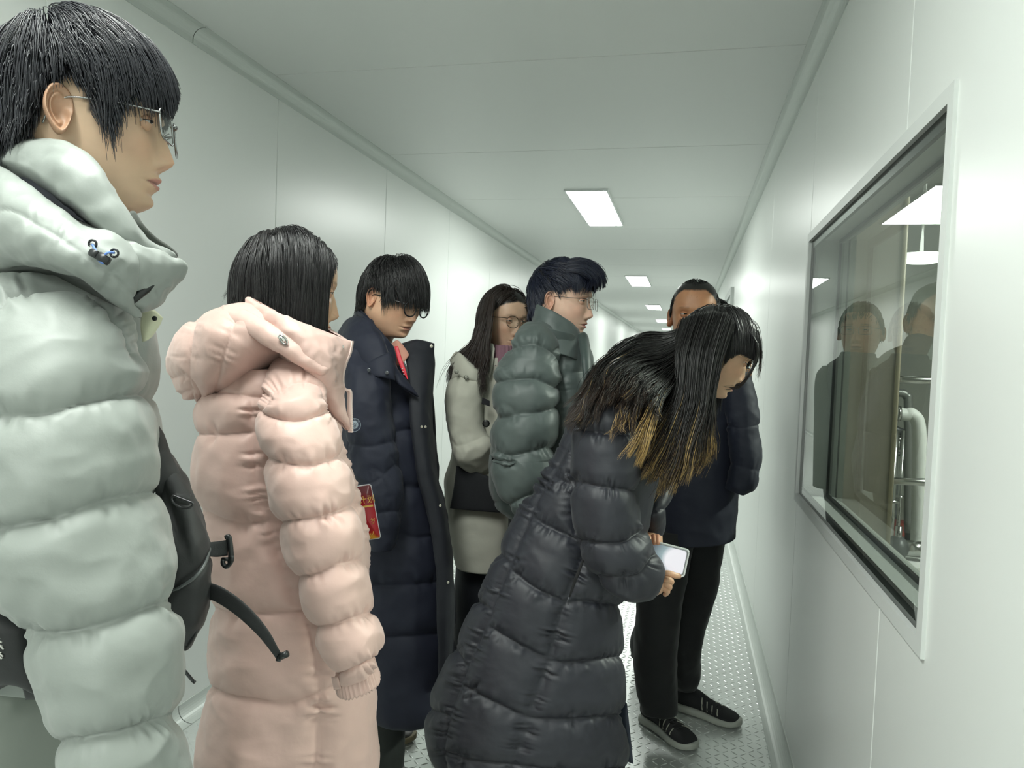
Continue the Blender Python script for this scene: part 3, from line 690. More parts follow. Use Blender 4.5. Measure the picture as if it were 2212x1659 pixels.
    # hood and collar
    b1 = patch([[(-90, 345, .96), (-20, 322, .93), (60, 314, .90), (140, 316, .88), (186, 346, .868), (246, 442, .868), (300, 516, .885), (376, 553, .925)],
                [(-90, 360, .95), (-20, 342, .91), (60, 334, .875), (130, 352, .856), (192, 402, .848), (252, 480, .852), (306, 536, .875), (366, 570, .92)],
                [(-90, 385, .95), (-20, 362, .90), (50, 366, .868), (120, 408, .85), (186, 462, .846), (248, 524, .852), (300, 566, .875), (350, 596, .915)]], 70, 34, .012, .006)
    put('collar', wrinkle(b1, .0035, 16, (1, 1, 1), rd=.9), M, ct)
    b2 = patch([[(-90, 352, .93), (0, 350, .90), (60, 358, .88), (150, 412, .868), (240, 508, .868)], [(-90, 380, .93), (0, 385, .90), (60, 400, .876), (130, 446, .866), (225, 515, .866)], [(-90, 420, .93), (0, 425, .895), (60, 450, .876), (120, 480, .866), (215, 530, .866)]], 50, 24, .006)
    put('hood_lining', wrinkle(b2, .002, 22), M_d, ct)
    b3 = patch([[(-100, 372, .93), (-10, 366, .885), (45, 400, .862), (105, 452, .845), (160, 496, .838), (240, 516, .842), (290, 548, .86)],
                [(-110, 440, .91), (-10, 432, .845), (50, 465, .82), (110, 505, .808), (165, 535, .805), (235, 560, .815), (285, 595, .845)],
                [(-110, 520, .91), (-10, 510, .84), (60, 520, .812), (120, 538, .80), (175, 562, .80), (235, 598, .815), (290, 640, .85)],
                [(-110, 596, .93), (-10, 574, .875), (60, 562, .85), (125, 566, .835), (180, 582, .832), (235, 622, .842), (302, 684, .87)]], 90, 60, .014, .008)
    hd = put('hood', quilt(b3, [[(-110, 500), (0, 455), (60, 470), (140, 520), (240, 590), (300, 650)]], 50, .006, crk=.7, lam=14, fold=.0030, fs=14, seed=5), M, ct)
    b4 = patch([[(232, 512, .852), (285, 532, .858), (340, 546, .885), (402, 570, .915)], [(236, 560, .838), (290, 572, .848), (345, 580, .88), (398, 582, .913)], [(232, 604, .842), (285, 620, .855), (330, 622, .882), (378, 606, .912)], [(262, 640, .856), (292, 658, .866), (306, 672, .88), (318, 664, .90)]], 44, 40, .013, .004)
    put('collar_flap', wrinkle(b4, .003, 22, rd=1.), M, ct)
    z = MB(); z.add(*[*pipe(P([284, 310, 345, 372], [648, 628, 600, 586], [.848, .858, .88, .905]), .0055, 8)][:3]); z.build('zipper', M_black, ct)
    q = MB(); V, a, t = pipe(cat(P([282, 300, 330, 360, 374], [462, 490, 520, 540, 552], [.885, .885, .90, .92, .935]), 20), .0065, 8); q.add(V, a, t); q.build('collar_lining', M_q, ct)
    cr = patch([[(306, 672, .93), (330, 668, .93), (352, 686, .94)], [(304, 705, .93), (322, 712, .93), (345, 702, .94)], [(308, 738, .93), (316, 736, .93), (326, 728, .94)]], 16, 16, .004)
    fl = put('storm_flap', cr, fabric('ecru_tape', '#cfd0b4', .7), ct); put('snap', disc(P(334, 688, .922), CF*-1, .0032, .0015), M_black, fl)
    # cord lock
    c = bpy.data.objects.new('cord_lock', None); S.collection.objects.link(c); c.location = Vector(P(215, 548, .80)); adopt(c, hd)
    m_bk = mat('black_plastic', (.012, .014, .015), .4); m_bl = mat('blue_cord', tone('#5d7fc4'), .6)
    for gx, gy in ((200, 527), (247, 547)):
        g = MB(); a = np.linspace(0, 2*PI, 20, endpoint=False); cc = P(gx, gy, .796); r = .0042; ring = cc+r*(np.cos(a)[:, None]*CRH+np.sin(a)[:, None]*UP); g.tubeline(ring, .0013, 8, closed=True); g.build('eyelet', m_bk, c)
    g = MB(); g.tubeline(cat(P([200, 206, 214, 222, 232, 247], [528, 540, 552, 556, 546, 546], [.796, .79, .787, .787, .787, .796]), 24), .0013, 8); g.tubeline(cat(P([213, 222, 232], [562, 568, 562], [.79, .785, .79]), 12), .0013, 8); g.build('cord', m_bl, c)
    g = MB(); g.tubeline(P([198, 212], [545, 552], [.788, .786]), [.0045, .0042], 14); g.tubeline(P([213, 235], [552, 566], [.786, .788]), [.0050, .0046], 14); g.build('toggle', m_bk, c)
    return p
def shoe(parent, at, yaw, m_up, m_sole, L=.27, stripes=None, Wd=.05, px_dir=None, hi=.085):
    """at = ankle point on the ground"""
    y = math.radians(yaw); f = (CRH*math.cos(y)+CF*math.sin(y)) if px_dir is None else unit(px_dir); l = np.cross(UP, f)
    xs = np.array([-.085, -.08, -.05, 0, .05, .10, .145, .17, .18]); wf = np.array([.3, .62, .72, .68, .76, .95, .88, .55, .12])*Wd; hh = np.array([.06, hi, hi, hi*.98, .072, .055, .044, .036, .02]); hh0 = np.array([.022]*9)
    a = np.linspace(0, 2*PI, 28, endpoint=False); rows = []; X = cat(np.column_stack([xs, wf, hh]), 34)
    for x, w_, h_ in X:
        c, s = np.cos(a), np.sin(a); c = np.sign(c)*np.abs(c)**.8; rows.append(at+f*x+l*(w_*c)[:, None]+UP*(.020+(h_-.020)*(s*.5+.5)**.85)[:, None])
    u = put('shoe', np.array(rows), m_up, parent)
    rows = []
    for x, w_, h_ in X:
        x2 = x*1.03; c, s = np.cos(a), np.sin(a); c = np.sign(c)*np.abs(c)**.5; s = np.sign(s)*np.abs(s)**.5; kick = .012*max(0, (x-.10)/.08)**2; rows.append(at+f*x2+l*((w_+.004)*c)[:, None]+UP*(.017+.0165*s+kick*(s*-.5+.5))[:, None])
    put('sole', np.array(rows), m_sole, u)
    if stripes:
        for k in range(stripes):
            for sg in (-1, 1):
                x = .035+.022*k; w_ = np.interp(x, xs, wf); hx = np.interp(x, xs, hh)
                st = MB(); pts = [at+f*(x+.004)+l*sg*w_*1.0+UP*.042, at+f*x+l*sg*w_*.86+UP*(.02+(hx-.02)*.80), at+f*(x-.006)+l*sg*w_*.45+UP*(hx+.001)]
                st.tubeline(cat(pts, 8), .0022, 6); st.build('stripe', m_stripe, u)
    ln = MB()
    for k in range(5):
        x = .03+.018*k; w_ = np.interp(x, xs, wf)*.42; hx = np.interp(x, xs, hh); ln.tubeline(cat([at+f*x+l*w_+UP*(hx-.004), at+f*(x+.004)+UP*(hx+.003), at+f*x-l*w_+UP*(hx-.004)], 7), .002, 5)
    ln.build('laces', m_up, u)
    return u
m_stripe = mat('stripe_white', (.5, .5, .42), .6)
def bag():
    p = thing('shoulder_bag', 'black nylon shoulder bag hanging in front of the person in the pale jacket', 'bag', P(400, 1180, 1.1))
    M = mat('black_nylon', (.011, .012, .013), .62, sheen=.06, bump=[(420, .25, .0006)]); Mw = mat('webbing', (.016, .017, .018), .7, bump=[(700, .4, .0006)])
    T = tube([(338, 985, 368, 985, 1.10, .022), (340, 1030, 398, 1030, 1.10, .045), (340, 1090, 424, 1085, 1.10, .06), (341, 1150, 444, 1150, 1.10, .07), (341, 1210, 454, 1200, 1.10, .072), (343, 1270, 450, 1262, 1.10, .07), (345, 1330, 443, 1322, 1.10, .06), (370, 1372, 424, 1366, 1.10, .045)], 90, 120, 2.6)
    N = outward(T); q = proj(T); f = .006*np.exp(-((q[..., 0]-372-(q[..., 1]-1110)*.35)/14)**2)*np.exp(-((q[..., 1]-1120)/70)**2)
    d, _ = seam_dist(q, [[(330, 1290), (390, 1262), (430, 1235), (450, 1200)]]); T = T+N*(f*-2-.006*np.exp(-(d/6)**2)+.004*fbm(T*14)+.005*ridge(T*np.array([11, 11, 7])))[..., None]
    b = put('bag_body', T, M, p)
    zl = cat(P([372, 400, 425, 444, 453], [1278, 1262, 1243, 1215, 1185], [1.035, 1.03, 1.035, 1.055, 1.085]), 40); z = MB(); z.tubeline(zl, .0024, 8); z.build('zipper', mat('zip_grey', (.09, .1, .1), .35), b)
    fl = tube([(392, 1372, 442, 1330, 1.09, .03), (398, 1386, 432, 1350, 1.09, .034), (396, 1400, 418, 1384, 1.09, .02)], 40, 24); put('bottom_pocket', fl, M, b)
    st = patch([[(328, 900, 1.04), (350, 935, 1.06)], [(334, 960, 1.04), (372, 990, 1.075)], [(336, 1030, 1.05), (398, 1045, 1.085)], [(338, 1075, 1.06), (414, 1080, 1.09)]], 20, 50, .006, .002); put('shoulder_strap', wrinkle(st, .002, 14), M, p)
    lp = patch([[(376, 1066, 1.035), (412, 1068, 1.05)], [(374, 1076, 1.028), (412, 1080, 1.045)], [(376, 1086, 1.035), (410, 1090, 1.05)]], 16, 14, .005, .003); put('loop', lp, M, b)
    r = MB(); c = P(394, 1082, 1.026); s_ = unit(P(416, 1090, 1.03)-P(374, 1074, 1.03)); d_ = np.cross(s_, CF); ring = [c+s_*(.0155*math.cos(t))-d_*(.0095*max(math.sin(t), -.25)) for t in np.linspace(0, 2*PI, 30, endpoint=False)]; r.tubeline(np.array(ring), .0015, 8, closed=True); r.build('d_ring', mat('gunmetal', (.08, .08, .085), .3, metal=.7), b)
    w1 = patch([[(446, 1172, 1.10), (468, 1170, 1.11), (492, 1166, 1.12)], [(450, 1202, 1.10), (470, 1203, 1.11), (492, 1200, 1.12)]], 30, 14, .003); put('side_strap', w1, Mw, b)
    bk = MB(); m_bk = bpy.data.materials['black_plastic']; bk.tubeline(cat(P([488, 494, 497, 499, 497], [1162, 1160, 1175, 1200, 1215], [1.118]*5), 16), .0042, 10); bk.tubeline(P([479, 499], [1208, 1208], [1.117, 1.118]), .003, 8); bk.tubeline(cat(P([482, 482, 490, 500, 500], [1208, 1218, 1224, 1212, 1200], [1.117]*5), 14), .0036, 8); bk.build('buckle', m_bk, b)
    w2 = patch([[(440, 1258, 1.09), (440, 1294, 1.09)], [(470, 1264, 1.08), (462, 1298, 1.08)], [(510, 1288, 1.07), (498, 1320, 1.07)], [(548, 1322, 1.06), (532, 1348, 1.06)], [(580, 1362, 1.06), (562, 1378, 1.06)], [(602, 1402, 1.07), (586, 1408, 1.07)], [(612, 1420, 1.08), (596, 1422, 1.08)]], 14, 90, .0035, .0008); w_ = put('loose_strap', w2, Mw, p)
    e = MB(); e.tubeline(P([598, 607], [1422, 1424], [1.075, 1.075]), .0042, 8); e.tubeline(P([605, 621], [1419, 1412], [1.073, 1.07]), .0050, 8); e.build('strap_tip', m_bk, w_)
    pl = MB(); pl.tubeline(cat(P([396, 408, 416, 421], [1446, 1460, 1470, 1474], [.93, .94, .95, .95]), 10), .0022, 8); pl.build('zip_pull', m_bk, p)
    # the part that shows behind the wearer's elbow
    bb = patch([[(-60, 1305, .855), (-10, 1315, .845), (60, 1350, .845)], [(-60, 1430, .865), (0, 1430, .855), (85, 1430, .855)], [(-60, 1520, .875), (20, 1452, .86), (110, 1500, .865)]], 40, 40, .02, .012); put('back_pocket', wrinkle(bb, .002, 14), M, p)
    b2 = patch([[(22, 1440, .875), (60, 1435, .87)], [(45, 1475, .875), (105, 1490, .87)], [(56, 1511, .878), (125, 1511, .872)]], 16, 20, .006); put('hanging_flap', b2, M, p)
    t = MB(); m_w = mat('white_print', (.6, .6, .56), .6)
    for i, (x, y) in enumerate(((-3, 1379), (1, 1386), (2, 1396), (5, 1400), (0, 1410), (4, 1416), (2, 1422))): t.tubeline(P([x-3, x+1, x+3], [y-3, y+1, y-1+3*(i % 2)], [.828]*3), .0009, 6)
    t.build('print', m_w, p)
near_man()
bag()
# ================================================================ the young woman in the long pink down coat
def pink():
    p = thing('person', 'person in a long pale pink hooded down coat with straight black hair', 'person', (-.85, 1.42, 0))
    h = head_frame(628, 622, 1.48, 20, 6, 0, .98)
    HL = [(0, .062), (30, .058), (60, .045), (80, .0), (100, -.04), (180, -.08)]
    body_mesh(h, torso_rings(TW(h, (-.03, 0, -.2)), 15, sh=.14), tone('#d8b394'), tone('#a8625a'), HL, p, fem=1, nose=.85, jaw=.92, brow=.6, ears=0)
    cols = [(TW(h, (-.02, 0, -.30)), np.eye(3), (.125, .125, .13))]
    W = grow(h, 6500, HL, (np.array([.07, 0, .09]), np.array([-.06, 0, .11])), .30, step=22, thick=.013, grav=.45, stiff=.7, comb=(.14, 0, -.2), jit=.06, lift=.08, clump=.5, nclump=260, seed=21, colliders=[])
    W = trunc(W, [(480, 662), (520, 655), (560, 672), (620, 702), (700, 735), (760, 750)], [(752, 480), (748, 540), (736, 560), (719, 600), (706, 650), (702, 740)])
    strands('hair', W, .00085, M_hairB, p, taper=.3)
    fl = locks([[(600, 505, 1.42), (555, 520, 1.44), (530, 560, 1.45), (505, 610, 1.46), (488, 640, 1.46)], [(600, 500, 1.42), (560, 515, 1.44), (525, 570, 1.44), (510, 600, 1.45), (480, 650, 1.46)]], 40, jit=.002, spread=.006)
    strands('stray_hair', fl, .0005, M_hairB, p)
    M = fabric('pink_nylon', '#dfbcb2', .5, .2, .86)
    T = tube([(500, 800, 690, 800, 1.46, .11), (440, 850, 728, 845, 1.47, .15), (424, 930, 738, 935, 1.48, .17), (420, 1020, 764, 1020, 1.48, .175), (438, 1120, 788, 1110, 1.48, .17), (444, 1210, 800, 1200, 1.48, .17), (462, 1315, 796, 1310, 1.48, .17), (456, 1420, 800, 1420, 1.48, .175), (452, 1505, 806, 1500, 1.48, .175), (432, 1610, 808, 1600, 1.48, .18), (428, 1760, 820, 1760, 1.48, .185), (425, 1880, 828, 1880, 1.48, .185)], 150, 300)
    L = [[(400, 846), (482, 843), (545, 856), (600, 858)], [(400, 935), (470, 938), (548, 932)], [(545, 856), (548, 935), (553, 1000), (562, 1080), (586, 1127), (600, 1180), (640, 1290), (672, 1370), (692, 1516), (684, 1660)], [(400, 1095), (441, 1107), (512, 1131), (584, 1127)],
         [(420, 1300), (461, 1314), (516, 1326), (636, 1322), (800, 1310)], [(420, 1470), (457, 1485), (497, 1504), (576, 1518), (640, 1516), (735, 1480), (840, 1450)], [(430, 1690), (850, 1690)], [(745, 920), (780, 1040), (800, 1120), (806, 1200), (802, 1290)], [(700, 1100), (830, 1080)]]
    ct = put('coat', quilt(T, L, 56, .017, crk=.65, lam=15, cw=.34, fold=.0045, fs=8, seed=8), M, p)
    sl = tube([(620, 762, 690, 765, 1.44, .05), (590, 800, 700, 795, 1.38, .07), (566, 850, 706, 840, 1.32, .083), (556, 894, 714, 888, 1.29, .088), (575, 992, 738, 985, 1.27, .09), (604, 1130, 766, 1095, 1.26, .085), (642, 1248, 784, 1213, 1.26, .08), (682, 1355, 804, 1322, 1.26, .072), (712, 1425, 820, 1392, 1.26, .066), (728, 1464, 806, 1432, 1.26, .045)], 120, 320, 2.2)
    L = [[(530, 910), (557, 885), (583, 846), (624, 828), (658, 821), (691, 830), (706, 862), (720, 900)], [(545, 882), (560, 890), (583, 900), (639, 907), (676, 901), (722, 880)], [(560, 985), (602, 1000), (658, 1005), (699, 998), (760, 975)], [(590, 1132), (640, 1124), (700, 1115), (790, 1080)], [(625, 1252), (688, 1239), (731, 1219), (800, 1206)], [(670, 1358), (719, 1350), (755, 1338), (830, 1314)], [(715, 1462), (759, 1450), (830, 1412)]]
    sv = put('sleeve', quilt(sl, L, 50, .018, crk=.65, lam=13, cw=.32, fold=.0038, fs=9, seed=12), M, ct)
    cf = tube([(728, 1458, 806, 1426, 1.26, .042), (728, 1474, 812, 1446, 1.26, .044), (731, 1490, 818, 1462, 1.26, .046), (738, 1489, 812, 1464, 1.26, .040)], 110, 30)
    N = outward(cf); a = np.arange(110)*2*PI/110; cf = cf+N*(.004*np.sin(a*17+1)**2)[None, :, None]; cu = put('cuff', cf, M, sv)
    ms = mat('silver_snap', (.7, .7, .68), .25, metal=1.); put('snap', disc(P(752, 1472, 1.212), -CF, .004, .002), ms, cu); tb = patch([[(716, 1462, 1.235), (730, 1462, 1.22)], [(722, 1490, 1.235), (738, 1488, 1.22)]], 10, 10, .005); put('cuff_tab', tb, M, cu)
    far = tube([(560, 850, 700, 850, 1.66, .06), (585, 960, 730, 960, 1.66, .06), (600, 1020, 730, 1020, 1.64, .05)], 50, 60)
    put('sleeve', quilt(far, [[(500, 1000), (800, 990)]], 60, .012), M, ct)
    hd = tube([(362, 798, 372, 826, 1.44, .02), (370, 752, 398, 858, 1.43, .075), (398, 706, 446, 870, 1.42, .105), (448, 678, 500, 842, 1.41, .12), (500, 660, 566, 796, 1.42, .12), (548, 660, 628, 772, 1.43, .11), (600, 680, 690, 790, 1.44, .10), (640, 700, 716, 812, 1.45, .09)], 110, 200, 2.1)
    L = [[(508, 690), (490, 745), (478, 790), (462, 870)], [(420, 690), (412, 740), (408, 800), (420, 880)], [(362, 820), (400, 812), (424, 836), (440, 880)]]
    H_ = put('hood', quilt(hd, L, 55, .010, crk=.8, lam=12, cw=.4, fold=.0035, fs=10, seed=3), M, ct)
    ear = patch([[(482, 662, 1.36), (545, 678, 1.33), (600, 712, 1.31), (640, 738, 1.30), (680, 778, 1.30), (709, 803, 1.31)], [(480, 676, 1.345), (540, 700, 1.315), (590, 728, 1.298), (630, 756, 1.29), (668, 786, 1.295), (704, 805, 1.305)], [(478, 700, 1.34), (535, 722, 1.315), (585, 752, 1.30), (620, 770, 1.295), (660, 792, 1.30), (700, 806, 1.31)]], 60, 24, .012, .004)
    put('hood_brim', wrinkle(ear, .002, 20), M, H_)
    tg = MB(); c = P(612, 734, 1.278); s_ = unit(P(620, 740, 1.278)-P(604, 728, 1.278)); ring = [c+s_*(.009*math.cos(t))+UP*(.006*math.sin(t)) for t in np.linspace(0, 2*PI, 16, endpoint=False)]; tg.tubeline(ring, .002, 8, closed=True); tg.tubeline([c-s_*.010, c+s_*.004], .0035, 8); tg.build('cord_stopper', ms, H_)
    # standing collar with the open zip
    cl = patch([[(500, 668, 1.50), (530, 640, 1.42), (560, 654, 1.36), (620, 686, 1.32), (690, 716, 1.33), (756, 738, 1.38)],
                [(500, 690, 1.50), (540, 672, 1.40), (575, 688, 1.34), (635, 720, 1.30), (700, 752, 1.315), (748, 770, 1.37)],
                [(520, 720, 1.50), (560, 710, 1.40), (600, 730, 1.34), (655, 762, 1.30), (705, 790, 1.315), (738, 806, 1.37)],
                [(560, 770, 1.50), (600, 760, 1.40), (640, 780, 1.345), (680, 810, 1.32), (712, 836, 1.33), (738, 842, 1.37)],
                [(600, 830, 1.50), (640, 820, 1.42), (670, 840, 1.37), (705, 870, 1.36), (730, 900, 1.365), (752, 930, 1.39)]], 90, 80, .013, .004)
    C_ = put('collar', wrinkle(cl, .0028, 18, rd=1.), M, ct)
    bk = patch([[(535, 642, 1.44), (600, 650, 1.56), (680, 690, 1.56), (756, 738, 1.42)], [(560, 700, 1.46), (620, 710, 1.58), (690, 740, 1.57), (745, 780, 1.43)], [(600, 760, 1.48), (650, 770, 1.58), (700, 800, 1.56), (738, 838, 1.43)]], 40, 30, .012)
    put('collar', bk, M, ct)
    zp = [(756, 738), (752, 760), (742, 785), (736, 810), (738, 838), (752, 846), (753, 880), (755, 932)]; zz = [1.382, 1.378, 1.372, 1.37, 1.37, 1.385, 1.39, 1.395]
    pth = cat(P(*np.array(zp, float).T, np.array(zz)-.006), 90); zb = MB()
    zb.tubeline(pth, .0028, 6)
    for c in pth[::1]: zb.box(c-np.array([.0015, .003, .0016]), c+np.array([.0065, .003, .0016]))
    zb.build('zipper', fabric('pink_zip', '#e6cfc8', .4), ct, smooth=False)
    for x, y, z in ((738, 750, 1.352), (721, 822, 1.325)): put('snap', disc(P(x, y, z), -CF, .0042, .002), ms, C_)
    # legs
    for dx in (-.09, .09):
        l = MB(); c = np.array([-.86, 1.45+dx, 0]); V, q, t = pipe(np.linspace(c+UP*.45, c+UP*.06, 12), .07, 20); l.add(V, q, t); l.build('trouser_leg', mat('dark_trousers', (.02, .02, .025), .7), p)
        shoe(p, c, 12, mat('pale_shoe', (.5, .48, .45), .6), mat('pale_sole', (.6, .6, .58), .6))
pink()
# ================================================================ the young man in the long navy coat
def legs_and_shoes(p, spots, yaw, col, m_up, m_sole, r=.075, stripes=None, dirs=None, L=1.):
    m = mat('trouser_cloth', col, .75, sheen=.1)
    for i, (hx, hy, hz, fx, fy) in enumerate(spots):
        pts = cat([(hx, hy, hz), (hx*.6+fx*.4, hy*.6+fy*.4, hz*.55), (fx, fy, .16), (fx, fy, .075)], 40); rad = np.interp(np.linspace(0, 1, 40), [0, .5, .9, 1], [r*1.12, r*.92, r*.86, r*.9])
        l = MB(); t, s_, u_ = frames(pts); a = np.linspace(0, 2*PI, 40, endpoint=False); V = pts[:, None]+rad[:, None, None]*(np.cos(a)[None, :, None]*s_[:, None]+np.sin(a)[None, :, None]*u_[:, None])
        N = outward(V); V = V+N*(.006*ridge(V*np.array([9, 9, 16])+i)*np.clip(.45-V[..., 2], 0.15, 1)+.004*fbm(V*9))[..., None]
        put('trouser_leg', V, m, p); shoe(p, np.array([fx, fy, 0])-0*UP, yaw if dirs is None else 0, m_up, m_sole, stripes=stripes, px_dir=None if dirs is None else dirs[i])
def gnd(x, y, z=0): d = (np.array([(x-1106)/F, (829.5-y)/F, 1.]) @ W2C); return CP+d*((z-CAMH)/d[2])
def navy_man():
    p = thing('person', 'person in a long dark navy coat with black round glasses and shaggy black hair', 'person', (-.93, 2.3, 0))
    h = head_frame(852, 642, 2.38, -33, 17, 0, 1.04)
    HL = [(0, .050), (35, .045), (60, .02), (66, -.005), (74, .020), (85, .028), (100, .01), (112, -.04), (180, -.075)]
    body_mesh(h, torso_rings(TW(h, (-.045, 0, -.19)), -25), tone('#dcb092'), tone('#b07a6a'), HL, p, jaw=1.1, wide=1.04, brow=.9)
    CUT = [(0, .012), (25, .004), (45, .000), (56, -.022), (64, .0), (72, .028), (90, .026), (100, .0), (112, -.05), (135, -.075), (180, -.08)]
    W = grow(h, 6500, HL, (-.03, .0, .11), lambda q: .10+.04*np.clip((q[:, 0]+.06)/.12, 0, 1), step=15, thick=.022, grav=.42, stiff=.75, comb=(.10, 0, 0), cut=CUT, jit=.20, lift=.40, clump=.65, nclump=240, seed=31, swirl=.4)
    strands('hair', W, .0010, M_hairB, p, taper=.3)
    m_gb = mat('black_acetate', (.01, .01, .012), .2)
    glasses(h, p, 'round', m_gb, rim=.0022, zc=-.010, w=.0235, ht=.0225, gap=.009, x0=.106, tem=.080)
    M = fabric('navy_cloth', '#171d34', .7, .04, .65); Md = fabric('navy_dark', '#12151f', .7, .05)
    T = tube([(765, 712, 838, 742, 2.38, .10), (746, 760, 872, 790, 2.40, .16), (742, 860, 906, 860, 2.41, .19), (745, 930, 928, 910, 2.40, .20), (745, 1060, 945, 1040, 2.40, .20), (745, 1160, 968, 1150, 2.40, .20), (760, 1265, 974, 1255, 2.40, .20), (770, 1380, 975, 1370, 2.40, .20), (790, 1493, 975, 1490, 2.40, .20), (800, 1510, 960, 1510, 2.40, .17)], 130, 260)
    L = [[(850, 935), (900, 925), (960, 922)], [(850, 1050), (900, 1052), (960, 1040)], [(860, 1150), (900, 1162), (960, 1150)], [(740, 1268), (860, 1264), (990, 1255)], [(740, 1378), (860, 1376), (990, 1366)]]
    ct = put('coat', quilt(T, L, 40, .020, crk=.35, lam=10, fold=.007, fs=5, seed=15), M, p)
    sl = tube([(752, 745, 830, 770, 2.26, .06), (745, 800, 838, 815, 2.22, .085), (750, 860, 842, 860, 2.20, .09), (752, 930, 850, 925, 2.19, .09), (760, 1000, 862, 1000, 2.18, .085), (770, 1050, 868, 1040, 2.17, .085), (790, 1110, 864, 1105, 2.16, .075), (800, 1180, 850, 1180, 2.16, .06)], 90, 160)
    put('sleeve', quilt(sl, [[(740, 955), (800, 965), (880, 945)], [(760, 1045), (810, 1040), (860, 1000)], [(740, 1120), (880, 1100)]], 45, .012, crk=.7, lam=10, fold=.005, fs=8, seed=16), M, ct)
    far = tube([(880, 790, 930, 800, 2.6, .07), (880, 900, 940, 900, 2.62, .08), (890, 1050, 945, 1050, 2.62, .08), (900, 1150, 945, 1150, 2.6, .06)], 40, 40); put('sleeve', far, M, ct)
    hd = patch([[(738, 722, 2.44), (762, 688, 2.36), (800, 690, 2.26)], [(728, 760, 2.42), (768, 735, 2.24), (830, 745, 2.19)], [(745, 800, 2.40), (785, 800, 2.19), (848, 806, 2.16)]], 50, 40, .022, .010)
    H_ = put('hood', wrinkle(hd, .005, 9), M, ct)
    cl = patch([[(760, 690, 2.48), (772, 672, 2.38), (790, 682, 2.28), (822, 716, 2.23), (850, 752, 2.24)], [(765, 705, 2.46), (790, 710, 2.33), (812, 735, 2.24), (838, 775, 2.20), (862, 806, 2.22)], [(790, 745, 2.44), (812, 775, 2.28), (836, 800, 2.21), (862, 830, 2.19), (904, 858, 2.21)]], 60, 40, .012, .001)
    C_ = put('collar', wrinkle(cl, .003, 14), M, ct)
    fl = patch([[(784, 790, 2.17), (815, 772, 2.155), (842, 760, 2.17)], [(790, 808, 2.155), (820, 800, 2.14), (850, 790, 2.155)], [(800, 812, 2.15), (828, 816, 2.135), (854, 822, 2.15)]], 24, 24, .010, .002); put('hood_tab', fl, M, H_)
    m_sn = mat('dark_snap', (.12, .13, .14), .3, metal=.7)
    for x, y in ((797, 799), (836, 805)): put('snap', disc(P(x, y, 2.125), -CF, .0055, .002), m_sn, H_)
    fr = patch([[(868, 742, 2.34), (900, 734, 2.34), (938, 742, 2.36)], [(880, 800, 2.26), (915, 800, 2.28), (936, 800, 2.34)], [(886, 900, 2.22), (912, 900, 2.23), (932, 900, 2.30)], [(900, 1020, 2.20), (925, 1020, 2.21), (942, 1020, 2.28)], [(925, 1120, 2.20), (950, 1120, 2.21), (964, 1120, 2.27)], [(940, 1220, 2.20), (962, 1220, 2.21), (976, 1220, 2.26)], [(945, 1350, 2.20), (964, 1350, 2.21), (978, 1350, 2.26)], [(950, 1470, 2.21), (962, 1470, 2.215), (968, 1470, 2.26)]], 30, 130, .012, .004)
    f_ = put('front_placket', wrinkle(fr, .003, 9), Md, ct)
    ms = mat('pale_snap', (.6, .58, .5), .3, metal=.9)
    for x, y, z in ((932, 748, 2.33), (911, 922, 2.20), (919, 922, 2.20), (951, 1092, 2.18), (968, 1258, 2.19)): put('snap', disc(P(x, y, z-.012), -CF, .0055 if y < 800 else .004, .002), ms, f_)
    sh = patch([[(846, 742, 2.31), (858, 735, 2.30), (870, 745, 2.30)], [(848, 765, 2.29), (866, 770, 2.27), (883, 766, 2.28)], [(858, 790, 2.27), (868, 788, 2.26), (874, 778, 2.27)]], 20, 20, .006); put('shirt_collar', sh, fabric('coral_shirt', '#c08a78', .8), p)
    lp = patch([[(852, 748, 2.262), (860, 748, 2.262)], [(858, 775, 2.25), (868, 775, 2.25)], [(868, 800, 2.235), (876, 798, 2.235)], [(880, 820, 2.215), (882, 820, 2.215)]], 8, 30, .0025); ly = put('lanyard', lp, mat('red_ribbon', tone('#cf1c33'), .5), p)
    t = MB()
    for x, y in ((869, 797), (871, 803), (873, 809)): t.tubeline(P([x-1.8, x+1.8], [y, y-.8], [2.222, 2.222]), .0010, 5)
    t.build('lanyard_print', mat('print_white', (.8, .8, .8), .6), ly)
    bd = bpy.data.objects.new('sleeve_badge', None); S.collection.objects.link(bd); cc = P(765, 918, 2.055); bd.location = Vector(cc); adopt(bd, ct)
    n = unit(CP-cc+np.array([-.3, 0, 0])); put('badge_ground', disc(cc, n, .019, .0016, 36), fabric('badge_navy', '#232a3d', .7), bd)
    mg = mat('badge_grey', tone('#8c96a0'), .6); s_ = unit(np.cross(n, UP)); u_ = np.cross(s_, n); c2 = cc+n*.0022
    a = np.linspace(0, 2*PI, 40, endpoint=False)
    g = MB(); g.tubeline(c2+.0185*(np.cos(a)[:, None]*s_+np.sin(a)[:, None]*u_), .0007, 6, closed=True); g.build('badge_ring', mg, bd)
    put('badge_centre', disc(c2-n*.0012, n, .0118, .0012, 30), mg, bd)
    g = MB()
    for k in range(3):
        for q in (-1, 1): 
            tt = np.linspace(-1, 1, 9); g.tubeline([c2+n*.0008+s_*(q*(.0035+.0028*x)*-1*-1+.001*k)+u_*(.0045-.0042*k+.0022*q*(1-x*x)) for x in tt], .0006, 5)
    g.build('badge_wave', bpy.data.materials['badge_navy'], bd)
    font(bd, 'UNIVERSITY', c2+n*.0006, s_, u_, .0148, .0042, mg, arc=(150, 20))
    legs_and_shoes(p, [(-.93, 2.26, .62, *gnd(826, 1700)[:2]), (-1.0, 2.44, .62, *gnd(792, 1592)[:2])], -40, (.018, .022, .020), mat('dark_boot', (.03, .028, .024), .5), mat('tan_sole', tone('#8a7f66'), .6), dirs=[unit(CRH+CF*-.25), unit(CRH+CF*-.1)])
